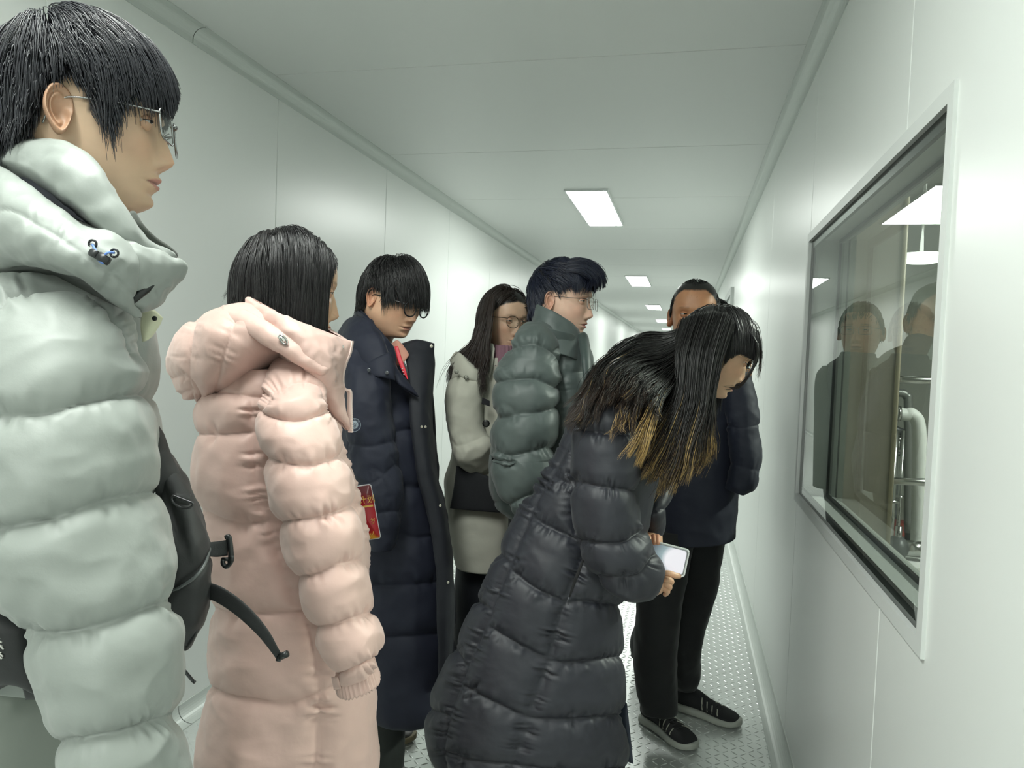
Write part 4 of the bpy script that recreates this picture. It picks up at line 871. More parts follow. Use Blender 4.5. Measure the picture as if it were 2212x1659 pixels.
def font(parent, text, c, s_, u_, r, size, m, arc=None, name='badge_lettering'):
    """letters as meshes: on an arc (degrees from..to) or straight (r = total width)"""
    n = np.cross(s_, u_) if np.dot(np.cross(s_, u_), CP-c) > 0 else -np.cross(s_, u_); V = []; Fs = []; k = 0
    def glyph(ch):
        cu = bpy.data.curves.new('t', 'FONT'); cu.body = ch; cu.size = 1; cu.align_x = 'CENTER'; cu.extrude = .03; o = bpy.data.objects.new('t', cu); S.collection.objects.link(o)
        dg = bpy.context.evaluated_depsgraph_get(); me = bpy.data.meshes.new_from_object(o.evaluated_get(dg)); vs = np.array([v.co[:] for v in me.vertices]); fs = [tuple(p_.vertices) for p_ in me.polygons]
        bpy.data.objects.remove(o); bpy.data.curves.remove(cu); bpy.data.meshes.remove(me); return vs, fs
    N = len(text)
    for i, ch in enumerate(text):
        if ch == ' ': continue
        vs, fs = glyph(ch)
        if not len(vs): continue
        if arc:
            t = math.radians(arc[0]+(arc[1]-arc[0])*i/max(N-1, 1)); o = c+r*(math.cos(t)*s_+math.sin(t)*u_); X = -math.sin(t)*-1*s_-math.cos(t)*u_; Y = math.cos(t)*s_+math.sin(t)*u_; o = o-Y*size*.36
            X = np.cross(Y, n)
        else: o = c+s_*(r*((i+.5)/N-.5)); X, Y = s_, u_
        V.append(o+(vs[:, :1]*X+vs[:, 1:2]*Y+vs[:, 2:3]*n)*size); Fs += [tuple(a+k for a in f) for f in fs]; k += len(vs)
    me = bpy.data.meshes.new(name); me.from_pydata(np.concatenate(V).tolist(), [], Fs); me.materials.append(m); o = bpy.data.objects.new(name, me); S.collection.objects.link(o); adopt(o, parent); return o
navy_man()

# red card hanging behind the pink sleeve
def card():
    c = thing('lanyard_card', 'red and gold plastic pass card hanging between the pink coat and the navy coat', 'card', P(800, 1160, 1.74))
    z = 1.74; tl, tr, br, bl = P(742, 1054, z), P(801, 1045, z), P(825, 1162, z), P(764, 1172, z); nn = unit(np.cross(tr-tl, bl-tl)); nn = nn if np.dot(nn, CP-tl) > 0 else -nn
    U = unit(tr-tl); Vv = unit(tl-bl); W, H = np.linalg.norm(tr-tl), np.linalg.norm(tl-bl); mid = (tl+tr+br+bl)/4
    def rr(w_, h_, r, z0, z1, cut=0):
        pts = []
        for cx, cy, a0 in ((w_/2-r, h_/2-r, 0), (-w_/2+r, h_/2-r, 90), (-w_/2+r, -h_/2+r, 180), (w_/2-r, -h_/2+r, 270)):
            for t in np.linspace(a0, a0+90, 6): pts.append((cx+r*math.cos(math.radians(t)), cy+r*math.sin(math.radians(t))))
        pts = np.array(pts); return np.stack([mid+pts[:, :1]*U+pts[:, 1:]*Vv+nn*zz for zz in (z0, z1)])
    put('card_edge', rr(W, H, .006, -.001, .0008), mat('card_clear', (.6, .6, .62), .2), c)
    m = mat('card_print', (.5, .02, .03), .3); nt = m.node_tree; tc = nt.nodes.new('ShaderNodeTexCoord'); sp = nt.nodes.new('ShaderNodeSeparateXYZ'); cr = nt.nodes.new('ShaderNodeValToRGB'); ad = nt.nodes.new('ShaderNodeMath'); ns = nt.nodes.new('ShaderNodeTexNoise')
    ns.inputs['Scale'].default_value = 3.5; nt.links.new(tc.outputs['Generated'], sp.inputs[0]); nt.links.new(tc.outputs['Generated'], ns.inputs['Vector']); ad.operation = 'MULTIPLY_ADD'; ad.inputs[1].default_value = .22
    nt.links.new(ns.outputs['Fac'], ad.inputs[0]); nt.links.new(sp.outputs['Z'], ad.inputs[2]); nt.links.new(ad.outputs[0], cr.inputs[0]); nt.links.new(cr.outputs[0], nt.nodes['Principled BSDF'].inputs['Base Color'])
    e = cr.color_ramp.elements; e[0].position = .08; e[0].color = (*tone('#d9601a'), 1); e[1].position = .30; e[1].color = (*tone('#b01020'), 1)
    for ps, cl in ((.17, '#f0b030'), (.24, '#c82a18'), (.75, '#a00c20'), (1.0, '#5e0f1a')): x = e.new(ps); x.color = (*tone(cl), 1)
    fc = put('card_face', rr(W*.95, H*.965, .005, .0008, .0012), m, c)
    mg = mat('gold_print', tone('#e0bb62'), .4); base = mid+nn*.0013
    font(c, '计划', base+U*W*.24+Vv*H*.175, U, Vv, W*.62, W*.30, mg, name='card_title')
    b = MB(); q = base+U*W*.16+Vv*H*.105; 
    for s0 in (0,): b.add([q-U*W*.30-Vv*H*.014, q+U*W*.27-Vv*H*.014, q+U*W*.27+Vv*H*.02, q-U*W*.30+Vv*H*.02], [(0, 1, 2, 3)])
    b.build('card_subtitle_bar', mg, c, smooth=False)
    put('card_emblem', disc(base+U*W*-.03+Vv*H*.33, nn, W*.09, .0003, 20), mat('emblem_pink', tone('#d49a9a'), .4), c)
    g = MB()
    for k, (x, y, l) in enumerate(((.30, -.16, .06), (.33, -.20, .07), (.28, -.13, .03), (.36, -.15, .05), (.22, -.40, .08), (.14, -.405, .04))): a = base+U*W*x+Vv*H*y; g.tubeline([a-U*W*l*.7-Vv*H*l*.3, a+U*W*l*.2, a+U*W*l*.7+Vv*H*l*.6], .0008, 5)
    g.build('card_flourish', mg, c)
card()

# ================================================================ the woman in the ivory parka
M_hairC = hair_mat('hair_brown', (.03, .018, .013), (1, 1, 1), rough=.38)
def ivory_woman():
    p = thing('person', 'person in an ivory parka with black lower panel and long brown hair', 'person', (-.66, 2.75, 0))
    h = head_frame(1090, 690, 2.72, -54, 6, 0, .98)
    HL = [(0, .060), (30, .055), (60, .035), (80, .0), (100, -.04), (180, -.07)]
    body_mesh(h, torso_rings(TW(h, (-.03, 0, -.19)), -50, sh=.14), tone('#d3b096'), tone('#b0706a'), HL, p, fem=1, nose=.85, jaw=.95, brow=.6, ears=0)
    part = (np.array([.075, .012, .085]), np.array([-.05, .0, .115]))
    W = grow(h, 3600, HL, part, .40, step=22, thick=.016, grav=.32, stiff=.78, comb=(-.10, 0, 0), jit=.06, lift=.08, clump=.5, nclump=150, seed=41, colliders=[(P(1070, 860, 2.72), np.eye(3), np.array([.17, .13, .20]))])
    W = trunc(W, [(950, 800), (1000, 800), (1040, 850), (1140, 850)])
    W = clear_poly(W, [(1088, 652), (1118, 652), (1142, 680), (1142, 780), (1070, 780), (1064, 720), (1062, 680)], 2.72)
    c = np.broadcast_to(np.array((.022, .014, .011)), W.shape)
    strands('hair', W, .0011, M_hairC, p, col=c)
    G1 = [[(1058, 640, 2.66), (1042, 690, 2.62), (1022, 740, 2.60), (985, 770, 2.60), (965, 800, 2.60), (962, 835, 2.6)], [(1062, 640, 2.62), (1050, 700, 2.58), (1035, 760, 2.56), (1030, 810, 2.55), (1038, 850, 2.54)], [(1066, 640, 2.60), (1060, 700, 2.57), (1056, 760, 2.55), (1052, 800, 2.54), (1040, 845, 2.53)]]
    W = locks(G1, 900, k=22, jit=.006, spread=.012, curl=.010, seed=42, dep=.04)
    strands('hair_length', W, .0009, M_hairC, p, col=np.broadcast_to(np.array((.026, .015, .011)), W.shape))
    glasses(h, p, 'round', mat('brown_metal', (.10, .07, .045), .3, metal=.6), rim=.0014, zc=-.003, w=.0245, ht=.0215, gap=.009, x0=.104, tem=.076)
    M = fabric('ivory_cloth', '#bdbcaf', .75, .1); Mk = fabric('black_panel', '#14161b', .8)
    T = tube([(1000, 770, 1100, 775, 2.70, .11), (975, 800, 1130, 800, 2.74, .15), (966, 880, 1140, 880, 2.75, .16), (978, 960, 1130, 960, 2.75, .16), (962, 1040, 1125, 1040, 2.75, .16), (968, 1130, 1115, 1130, 2.75, .165), (984, 1210, 1105, 1215, 2.75, .165)], 90, 150)
    ct = put('parka', wrinkle(T, .006, 6), M, p)
    sl = tube([(990, 790, 1060, 800, 2.60, .06), (966, 850, 1040, 850, 2.58, .075), (970, 930, 1042, 920, 2.57, .07), (982, 990, 1062, 950, 2.55, .065), (1010, 1020, 1075, 975, 2.60, .06), (1052, 1045, 1100, 1005, 2.70, .05)], 70, 110)
    put('sleeve', quilt(sl, [[(960, 968), (1000, 960), (1050, 940)]], 50, .008, crk=1., lam=12, fold=.006, fs=8, seed=4), M, ct)
    pn = patch([[(986, 1006, 2.58), (1020, 1016, 2.555), (1068, 1036, 2.55), (1100, 1040, 2.58)], [(980, 1055, 2.58), (1015, 1064, 2.555), (1062, 1070, 2.55), (1100, 1072, 2.58)], [(972, 1098, 2.58), (1010, 1102, 2.56), (1060, 1106, 2.55), (1100, 1108, 2.58)]], 30, 24, .006); put('black_panel', pn, Mk, ct)
    hd = patch([[(972, 778, 2.62), (985, 760, 2.60), (1000, 770, 2.58), (1020, 790, 2.57)], [(978, 800, 2.58), (1000, 790, 2.54), (1020, 800, 2.53), (1036, 810, 2.54)], [(975, 822, 2.57), (990, 815, 2.54), (1010, 820, 2.52), (1034, 828, 2.53)]], 30, 24, .012, .004); H_ = put('hood_tab', hd, M, ct)
    for x, y in ((986, 803), (1007, 815)): put('eyelet', disc(P(x, y, 2.505), -CF, .0075, .003), mat('pewter', (.25, .25, .22), .35, metal=.8), H_)
    cl = patch([[(1056, 742, 2.64), (1064, 742, 2.60), (1068, 752, 2.58)], [(1052, 780, 2.62), (1060, 780, 2.58), (1064, 790, 2.57)], [(1048, 815, 2.60), (1054, 815, 2.57), (1058, 820, 2.57)]], 16, 30, .010); put('collar', cl, M, ct)
    sc = tube([(1062, 745, 1110, 748, 2.68, .07), (1058, 760, 1112, 762, 2.68, .08), (1060, 790, 1110, 790, 2.66, .08)], 60, 40); N = outward(sc); a = np.arange(60)*2*PI/60; put('ribbed_sweater', sc+N*(.004*np.sin(a*20))[None, :, None], fabric('mauve_knit', '#85626e', .9), p)
    lg = patch([[(1042, 858, 2.52), (1058, 866, 2.52)], [(1040, 872, 2.52), (1058, 878, 2.52)]], 10, 10, .003); l_ = put('patch_label', lg, Mk, ct)
    put('toggle_button', disc(P(1050, 915, 2.49), -CF, .013, .005), mat('black_button', (.01, .01, .01), .25), ct)
    sk = tube([(985, 1205, 1110, 1205, 2.77, .13), (980, 1400, 1110, 1400, 2.77, .13), (985, 1560, 1105, 1560, 2.77, .11)], 50, 40); put('skirt', wrinkle(sk, .004, 6), fabric('dark_navy_skirt', '#12161f', .8), p)
    legs_and_shoes(p, [(-.70, 2.78, .5, -.72, 2.80), (-.62, 2.92, .5, -.60, 2.96)], -40, (.015, .018, .022), mat('brown_shoe', (.06, .05, .04), .5), mat('tan_sole_b', tone('#a09578'), .6), r=.055, dirs=[unit(CRH-CF*.3)]*2)
ivory_woman()

# ================================================================ the man in the grey-green down jacket
def green_man():
    p = thing('person', 'person in a grey-green down jacket with wire glasses and swept dark blue-black hair', 'person', (-.42, 2.45, 0))
    h = head_frame(1215, 648, 2.40, -22, 4, 0, 1.02)
    HL = [(0, .066), (35, .062), (55, .050), (66, .03), (72, .005), (80, .025), (90, .028), (104, .0), (118, -.045), (180, -.065)]
    body_mesh(h, torso_rings(TW(h, (-.035, 0, -.19)), -20), tone('#dcb7a2'), tone('#bd7f76'), HL, p, jaw=1.05, brow=.8)
    CUT = [(0, .04), (30, .04), (50, .044), (62, .030), (75, .030), (90, .028), (104, .01), (120, -.05), (180, -.07)]
    W = grow(h, 5200, HL, (np.array([.03, .055, .09]), np.array([-.05, .035, .10])), lambda q: .075+.055*np.clip((q[:, 0]+.02)/.08, 0, 1), step=15, thick=.020, grav=.10, stiff=.9, comb=(.75, -.35, 0), cut=CUT, jit=.06, lift=.22, clump=.6, nclump=200, seed=51, thickf=lambda q: np.clip((q[:, 2]+.02)/.09, .12, 1.))
    W = trunc(W, vis=[(1300, 540), (1316, 600), (1300, 640), (1240, 660), (1240, 720)])
    W2 = locks([[(1215, 566, 2.40), (1250, 558, 2.38), (1282, 568, 2.37), (1304, 590, 2.37), (1308, 616, 2.37)], [(1215, 572, 2.36), (1250, 566, 2.35), (1278, 578, 2.35), (1296, 598, 2.35), (1298, 624, 2.35)], [(1220, 580, 2.34), (1250, 578, 2.33), (1272, 590, 2.33), (1286, 606, 2.33), (1288, 628, 2.34)], [(1222, 590, 2.33), (1248, 590, 2.32), (1264, 598, 2.32), (1276, 608, 2.33), (1276, 622, 2.33)]], 1100, k=15, jit=.004, spread=.007, curl=.004, seed=52, dep=.03, clump=.7)
    W = np.concatenate([W, W2])
    strands('hair', W, .0010, hair_mat('hair_blue_black', (.010, .013, .030), rough=.4), p, taper=.3)
    glasses(h, p, 'rect', mat('silver_wire', (.30, .29, .28), .25, metal=.9), rim=.0010, zc=-.006, w=.0245, ht=.0185, gap=.010, x0=.108, tem=.078, m_tem=mat('black_wire', (.02, .02, .02), .3))
    M = fabric('grey_green_nylon', '#56615f', .5, .15, .76)
    T = tube([(1150, 700, 1250, 730, 2.40, .13), (1120, 740, 1276, 765, 2.42, .14), (1090, 830, 1290, 840, 2.42, .155), (1075, 920, 1290, 920, 2.42, .16), (1060, 1000, 1280, 1000, 2.42, .16), (1066, 1080, 1260, 1080, 2.42, .155), (1090, 1104, 1240, 1120, 2.42, .14)], 120, 190)
    L = [[(1210, 760), (1220, 840), (1230, 910), (1240, 1000)], [(1200, 808), (1300, 800)], [(1220, 905), (1300, 905)], [(1060, 1085), (1300, 1085)]]
    ct = put('jacket', quilt(T, L, 40, .012, crk=.6, lam=9, fold=.004, seed=18), M, p)
    sl = tube([(1140, 700, 1190, 700, 2.36, .05), (1112, 732, 1200, 735, 2.30, .08), (1078, 790, 1212, 780, 2.29, .10), (1068, 820, 1210, 812, 2.27, .10), (1070, 895, 1205, 893, 2.25, .10), (1060, 984, 1196, 978, 2.25, .10), (1062, 1000, 1192, 992, 2.25, .10), (1085, 1075, 1200, 1052, 2.25, .10), (1100, 1094, 1205, 1065, 2.25, .095), (1120, 1110, 1230, 1080, 2.25, .08)], 110, 220, 2.2)
    L = [[(1060, 800), (1075, 775), (1100, 752), (1146, 742), (1180, 750), (1208, 775), (1216, 800)], [(1060, 828), (1075, 824), (1120, 818), (1160, 818), (1200, 836), (1215, 832)], [(1050, 878), (1080, 902), (1120, 894), (1160, 892), (1205, 880)], [(1055, 900), (1080, 903), (1100, 902)], [(1060, 972), (1100, 984), (1140, 978), (1180, 968), (1200, 970)], [(1058, 990), (1100, 1002), (1098, 985)], [(1085, 1098), (1120, 1080), (1160, 1066), (1210, 1058)]]
    put('sleeve', quilt(sl, L, 40, .024, crk=.6, lam=10, cw=.34, fold=.004, fs=8, seed=19), M, ct)
    far = tube([(1240, 780, 1285, 790, 2.64, .06), (1250, 900, 1290, 900, 2.66, .07), (1240, 1000, 1280, 1000, 2.64, .07)], 40, 50); put('sleeve', far, M, ct)
    cl = tube([(1136, 752, 1262, 790, 2.40, .14, -.1), (1144, 720, 1264, 762, 2.40, .125, -.1), (1150, 680, 1258, 735, 2.40, .105, -.15), (1154, 660, 1252, 722, 2.40, .095, -.15), (1160, 668, 1246, 722, 2.40, .085, -.15), (1164, 700, 1240, 740, 2.40, .075, -.15)], 90, 70)
    put('collar', wrinkle(cl, .004, 10), M, ct)
    pk = patch([[(1248, 722, 2.32), (1262, 718, 2.33), (1268, 728, 2.36)], [(1256, 780, 2.24), (1270, 775, 2.25), (1276, 780, 2.30)], [(1262, 850, 2.22), (1275, 845, 2.23), (1284, 850, 2.28)], [(1262, 960, 2.22), (1275, 960, 2.23), (1284, 960, 2.28)]], 16, 60, .014); put('front_placket', pk, fabric('teal_zip', '#34413f', .5), ct)
    tr = tube([(1100, 1085, 1240, 1085, 2.46, .14), (1095, 1200, 1240, 1200, 2.46, .14), (1100, 1300, 1230, 1300, 2.46, .13)], 50, 40); put('trousers', tr, fabric('black_trousers', '#15171a', .8), p)
    legs_and_shoes(p, [(-.46, 2.40, .75, -.45, 2.40), (-.42, 2.56, .75, -.40, 2.58)], -20, (.015, .016, .018), mat('black_shoe', (.02, .02, .02), .5), mat('black_sole', (.04, .04, .04), .6), r=.075)
green_man()
# ================================================================ the woman bending towards the window
M_hairG = hair_mat('hair_gold_tips', (.01, .01, .01), (1, 1, 1), rough=.33)
def seg_finger(b, pts, r, col, n=14):
    p = cat(np.array(pts, float), 18); L = len(p); rr = np.interp(np.linspace(0, 1, L), np.linspace(0, 1, len(r)), r)
    d = unit(p[-1]-p[-2]); tip = [p[-1]+d*rr[-1]*k for k in (.45, .78, .94)]; p = np.concatenate([p, tip]); rr = np.concatenate([rr, rr[-1]*np.array([.88, .6, .2])])
    V, q, t = pipe(p, rr, n); b.add(V, q, t, col=np.array(col))
def dyed(W, gold, t0=.62, seed=1, base=(.010, .0095, .0095), mid=(.05, .026, .014), g=(.50, .33, .12)):
    rg = np.random.default_rng(seed); n, k = W.shape[:2]; t = np.linspace(0, 1, k)[None]; pr = (rg.random(n) < gold)[:, None]; s0 = (t0+.14*rg.normal(size=n))[:, None]
    a = np.clip((t-s0)/.16, 0, 1)*pr; m = np.clip((t-s0+.15)/.3, 0, 1)*.7
    c = np.array(base)*(1-m[..., None])+np.array(mid)*m[..., None]; return c*(1-a[..., None])+np.array(g)*(.7+.5*rg.random((n, 1, 1)))*a[..., None]
def bending_woman():
    p = thing('person', 'person in a long charcoal quilted coat bending to the window, black hair with golden tips', 'person', (-.12, 2.0, 0))
    h = head_frame(1549, 757, 1.98, -4, 25, 0, .99); tn = tone('#d9b294')
    HL = [(0, .060), (30, .055), (60, .035), (80, .0), (100, -.04), (180, -.07)]
    nb = P(1452, 800, 2.02); ax = unit(P(1250, 1080, 2.02)-P(1440, 790, 2.02)); sd = CF; fr = unit(np.cross(ax, sd)); fr = fr if fr[0] > 0 else -fr
    rings = [(nb, sd*.07, fr*.06), (nb+ax*.05, sd*.11, fr*.07), (nb+ax*.12, sd*.13, fr*.08), (nb+ax*.28, sd*.12, fr*.085), (nb+ax*.45, sd*.11, fr*.08)]
    def hands(b):
        Ph = lambda x, y, z: P(x, y, np.array(z)+.075)
        c = np.array(tn)*np.array([1, .93, .88]); z = 1.80
        # right hand under the phone
        V, q, t = pipe(cat(Ph([1396, 1416, 1428, 1437], [1268, 1262, 1258, 1252], [1.84, 1.82, 1.81, 1.81]), 12), [.026, .026, .025, .024, .024, .024, .024, .023, .021, .018, .014, .008], 18); b.add(V, q, t, col=c)
        seg_finger(b, Ph([1426, 1444, 1458, 1467], [1240, 1239, 1243, 1244], [1.80, 1.795, 1.80, 1.81]), [.0090, .0085, .0078, .0070], c)
        seg_finger(b, Ph([1430, 1441, 1450, 1446], [1250, 1252, 1256, 1262], [1.80, 1.785, 1.79, 1.80]), [.0090, .0088, .0080, .0072], c)
        seg_finger(b, Ph([1428, 1440, 1446, 1442], [1258, 1262, 1268, 1274], [1.80, 1.785, 1.79, 1.80]), [.0088, .0085, .0078, .0070], c)
        seg_finger(b, Ph([1424, 1436, 1442, 1437], [1266, 1272, 1278, 1284], [1.80, 1.79, 1.79, 1.80]), [.0080, .0078, .0070, .0062], c)
        seg_finger(b, Ph([1420, 1416, 1412, 1408], [1252, 1240, 1230, 1222], [1.81, 1.795, 1.79, 1.79]), [.0115, .0105, .0095, .0085], c)
        # left hand behind, finger tips over the top edge
        V, q, t = pipe(cat(Ph([1410, 1408, 1402, 1398], [1130, 1160, 1180, 1196], [1.95, 1.92, 1.89, 1.88]), 12), [.026, .026, .027, .028, .030, .032, .034, .034, .032, .028, .020, .010], 18); b.add(V, q, t, col=c)
        for x0, x1 in ((1389, 1390), (1399, 1401), (1410, 1412), (1420, 1420)):
            seg_finger(b, Ph([x0-2, x0-1, x1, x1+1], [1180, 1166, 1160, 1172], [1.88, 1.87, 1.845, 1.828]), [.0082, .0082, .0078, .0068], c*np.array([1.0, .82, .78]))
        seg_finger(b, Ph([1412, 1424, 1430], [1184, 1188, 1196], [1.88, 1.87, 1.86]), [.010, .0095, .008], c)
    body_mesh(h, rings, tn, tone('#b5776c'), HL, p, fem=1, nose=.85, jaw=.93, brow=.6, ears=0, arms=[(P([1330, 1312, 1335, 1390, 1420], [900, 1080, 1200, 1262, 1262], [1.86, 1.85, 1.84, 1.85, 1.88]), [.045, .04, .036, .03, .025]), (P([1420, 1412, 1410], [950, 1050, 1140], [2.12, 2.06, 2.02]), [.045, .035, .025])], extra=hands)
    W = grow(h, 6500, HL, (np.array([.07, -.01, .09]), np.array([-.06, -.01, .11])), .20, step=18, thick=.014, grav=.55, stiff=.65, comb=(.30, 0, -.1), jit=.06, lift=.06, clump=.5, nclump=240, seed=61)
    W = trunc(W, vis=[(1642, 600), (1640, 760), (1626, 790), (1590, 800), (1560, 850), (1552, 900), (1552, 1000)])
    W = clear_poly(W, [(1552, 860), (1548, 815), (1575, 778), (1600, 766), (1618, 775), (1650, 790), (1650, 900), (1560, 900)], 1.99)
    strands('hair', W, .00095, M_hairG, p, col=np.broadcast_to(np.array((.010, .0095, .0095)), W.shape))
    Gc = [[(1478, 690, 1.92), (1458, 760, 1.87), (1452, 840, 1.84), (1425, 900, 1.82), (1385, 960, 1.80), (1352, 1000, 1.79)], [(1505, 680, 1.90), (1480, 760, 1.85), (1470, 850, 1.82), (1450, 930, 1.80), (1415, 1005, 1.78), (1395, 1045, 1.78)],
          [(1535, 675, 1.90), (1508, 760, 1.85), (1495, 860, 1.82), (1475, 950, 1.80), (1450, 1020, 1.79), (1425, 1066, 1.79)], [(1560, 680, 1.90), (1535, 760, 1.86), (1518, 860, 1.83), (1500, 940, 1.81), (1485, 990, 1.80), (1465, 1030, 1.80)],
          [(1580, 700, 1.91), (1556, 770, 1.88), (1540, 850, 1.86), (1538, 920, 1.85), (1540, 960, 1.85), (1530, 1004, 1.85)]]
    W = locks(Gc, 3200, k=26, jit=.006, spread=.014, curl=.010, seed=62, dep=.07, clump=.6); W = clear_poly(W, [(1556, 860), (1552, 815), (1580, 778), (1604, 766), (1650, 780), (1650, 900), (1560, 900)], 1.99)
    strands('hair_length', W, .0009, M_hairG, p, col=dyed(W, .42, .72, 3))
    Gb = [[(1500, 700, 1.98), (1445, 722, 2.02), (1390, 722, 2.03), (1335, 752, 1.99), (1292, 805, 1.90), (1262, 865, 1.80), (1232, 915, 1.78)], [(1490, 720, 1.93), (1430, 742, 1.95), (1370, 752, 1.95), (1318, 792, 1.87), (1290, 840, 1.77), (1262, 890, 1.745), (1238, 920, 1.75)],
          [(1484, 732, 1.91), (1424, 758, 1.92), (1366, 772, 1.90), (1322, 806, 1.81), (1300, 845, 1.745), (1288, 880, 1.725)], [(1480, 740, 1.90), (1425, 772, 1.88), (1375, 785, 1.84), (1340, 812, 1.78), (1322, 845, 1.735), (1314, 866, 1.72)]]
    Ge = [[(1480, 740, 1.90), (1425, 775, 1.88), (1375, 785, 1.84), (1340, 812, 1.78), (1322, 845, 1.735), (1318, 868, 1.72)], [(1475, 760, 1.89), (1432, 800, 1.84), (1400, 825, 1.77), (1376, 848, 1.73), (1360, 872, 1.715)], [(1475, 780, 1.88), (1448, 825, 1.83), (1425, 860, 1.77), (1408, 895, 1.735), (1396, 915, 1.72)]]
    W = locks(Ge, 1500, k=24, jit=.007, spread=.018, curl=.014, seed=73, dep=.05, clump=.6); strands('hair_length', W, .0009, M_hairG, p, col=dyed(W, .04, .85, 4))
    Gf = [[(1400, 820, 1.74), (1385, 870, 1.71), (1370, 920, 1.70), (1345, 960, 1.69)], [(1350, 830, 1.75), (1335, 880, 1.71), (1332, 915, 1.70), (1330, 940, 1.70)]]
    W = locks(Gf, 120, k=18, jit=.006, spread=.02, curl=.012, seed=74, dep=.02, clump=.7); strands('stray_hair', W, .0006, M_hairG, p, col=dyed(W, .3, .5, 7))
    W = locks(Gb, 2600, k=26, jit=.007, spread=.016, curl=.016, seed=63, dep=.06, clump=.62); strands('hair_length', W, .0009, M_hairG, p, col=dyed(W, .03, .85, 4))
    gl = [[(1440, 800, 1.84), (1425, 840, 1.77), (1412, 870, 1.73), (1395, 910, 1.70), (1375, 950, 1.68), (1358, 985, 1.68)], [(1448, 810, 1.84), (1435, 850, 1.78), (1425, 880, 1.74), (1408, 930, 1.71), (1392, 970, 1.69), (1376, 1010, 1.69)]]
    W = locks(gl, 420, k=22, jit=.004, spread=.014, curl=.008, seed=64, dep=.02, clump=.6); strands('golden_lock', W, .0008, M_hairG, p, col=dyed(W, .75, .45, 5))
    fr_ = [[(1590, 690, 1.94), (1625, 725, 1.90), (1634, 765, 1.90), (1618, 808, 1.90), (1590, 838, 1.89), (1553, 834, 1.89)], [(1600, 695, 1.96), (1634, 735, 1.93), (1638, 775, 1.92), (1626, 800, 1.92), (1606, 828, 1.90), (1572, 840, 1.89)]]
    W = locks(fr_, 80, k=20, jit=.0016, spread=.003, curl=.002, seed=65, dep=.012, clump=.6); strands('fringe', W, .0007, M_hairG, p, col=dyed(W, 0, .9, 6))
    W = locks([[(1600, 690, 1.96), (1640, 735, 1.95), (1642, 790, 1.95), (1634, 830, 1.95)], [(1580, 672, 1.96), (1632, 700, 1.95), (1648, 770, 1.95), (1640, 800, 1.95)]], 50, k=16, jit=.003, spread=.008, curl=.006, seed=66); strands('stray_hair', W, .0005, M_hairG, p, col=dyed(W, 0, .9, 6))
    glasses(h, p, 'round', mat('gold_wire', (.75, .50, .32), .25, metal=.9), rim=.0009, zc=-.004, w=.0235, ht=.0205, gap=.009, x0=.104, tem=.076)
    M = fabric('charcoal_nylon', '#3b3e4a', .52, .05, .40)
    T = tube([(1405, 745, 1490, 800, 2.02, .06), (1350, 780, 1480, 890, 2.02, .09), (1292, 822, 1450, 980, 2.0, .12), (1236, 905, 1410, 1060, 1.98, .145), (1196, 985, 1395, 1130, 1.98, .15), (1140, 1075, 1375, 1200, 1.98, .15), (1088, 1174, 1352, 1265, 1.97, .15), (1040, 1280, 1336, 1318, 1.97, .15), (996, 1370, 1340, 1392, 1.97, .15), (958, 1452, 1343, 1462, 1.97, .155), (925, 1540, 1344, 1542, 1.97, .16), (934, 1612, 1350, 1612, 1.97, .16), (958, 1672, 1352, 1668, 1.97, .155), (985, 1750, 1340, 1720, 1.97, .145)], 170, 420)
    D = [(1236, 935), (1192, 1024), (1168, 1060), (1144, 1111), (1116, 1175), (1097, 1222), (1069, 1294), (1053, 1341), (1021, 1405), (997, 1468), (970, 1548), (958, 1619), (965, 1700)]
    S_ = [(1248, 898), (1241, 1012), (1240, 1100), (1245, 1165), (1259, 1206), (1220, 1302), (1186, 1428), (1142, 1552), (1112, 1655), (1095, 1740)]
    L = [D, S_, [(1144, 1113), (1180, 1135), (1238, 1163)], [(1097, 1226), (1150, 1268), (1220, 1302)], [(1061, 1357), (1110, 1388), (1182, 1430)], [(1005, 1484), (1060, 1515), (1142, 1552)], [(1220, 1306), (1260, 1300), (1340, 1310)], [(1186, 1430), (1240, 1432), (1380, 1412)], [(1142, 1552), (1230, 1556), (1380, 1540)],
         [(1120, 1070), (1168, 1060)], [(1070, 1185), (1100, 1218)], [(1020, 1290), (1060, 1318)], [(975, 1388), (1005, 1440)], [(900, 1520), (970, 1548)], [(1192, 1024), (1215, 1040), (1240, 1045)], [(1112, 1655), (1240, 1668), (1380, 1655)], [(958, 1625), (1020, 1645), (1112, 1655)]]
    ct = put('coat', quilt(T, L, 44, .022, crk=.9, lam=8, cw=.42, fold=.003, fs=8, seed=28), M, p)
    sl = tube([(1352, 762, 1400, 790, 2.0, .04), (1310, 795, 1402, 812, 1.92, .07), (1268, 848, 1396, 858, 1.85, .09), (1246, 920, 1388, 918, 1.82, .098), (1240, 1000, 1380, 1004, 1.81, .10), (1240, 1090, 1376, 1082, 1.80, .098), (1254, 1172, 1386, 1140, 1.80, .094), (1292, 1246, 1404, 1178, 1.80, .088), (1346, 1286, 1420, 1202, 1.81, .075), (1396, 1288, 1427, 1222, 1.82, .055), (1416, 1276, 1430, 1236, 1.82, .038)], 130, 300, 2.15)
    L = [[(1230, 920), (1263, 928), (1310, 936), (1351, 937), (1400, 925)], [(1230, 1036), (1251, 1042), (1300, 1052), (1351, 1057), (1400, 1066)], [(1235, 1165), (1262, 1169), (1310, 1176), (1352, 1170), (1400, 1138)], [(1290, 1244), (1307, 1249), (1352, 1250), (1389, 1238), (1412, 1200)]]
    sv = put('sleeve', quilt(sl, L, 42, .020, crk=.75, lam=9, cw=.36, fold=.003, fs=8, seed=29), M, ct)
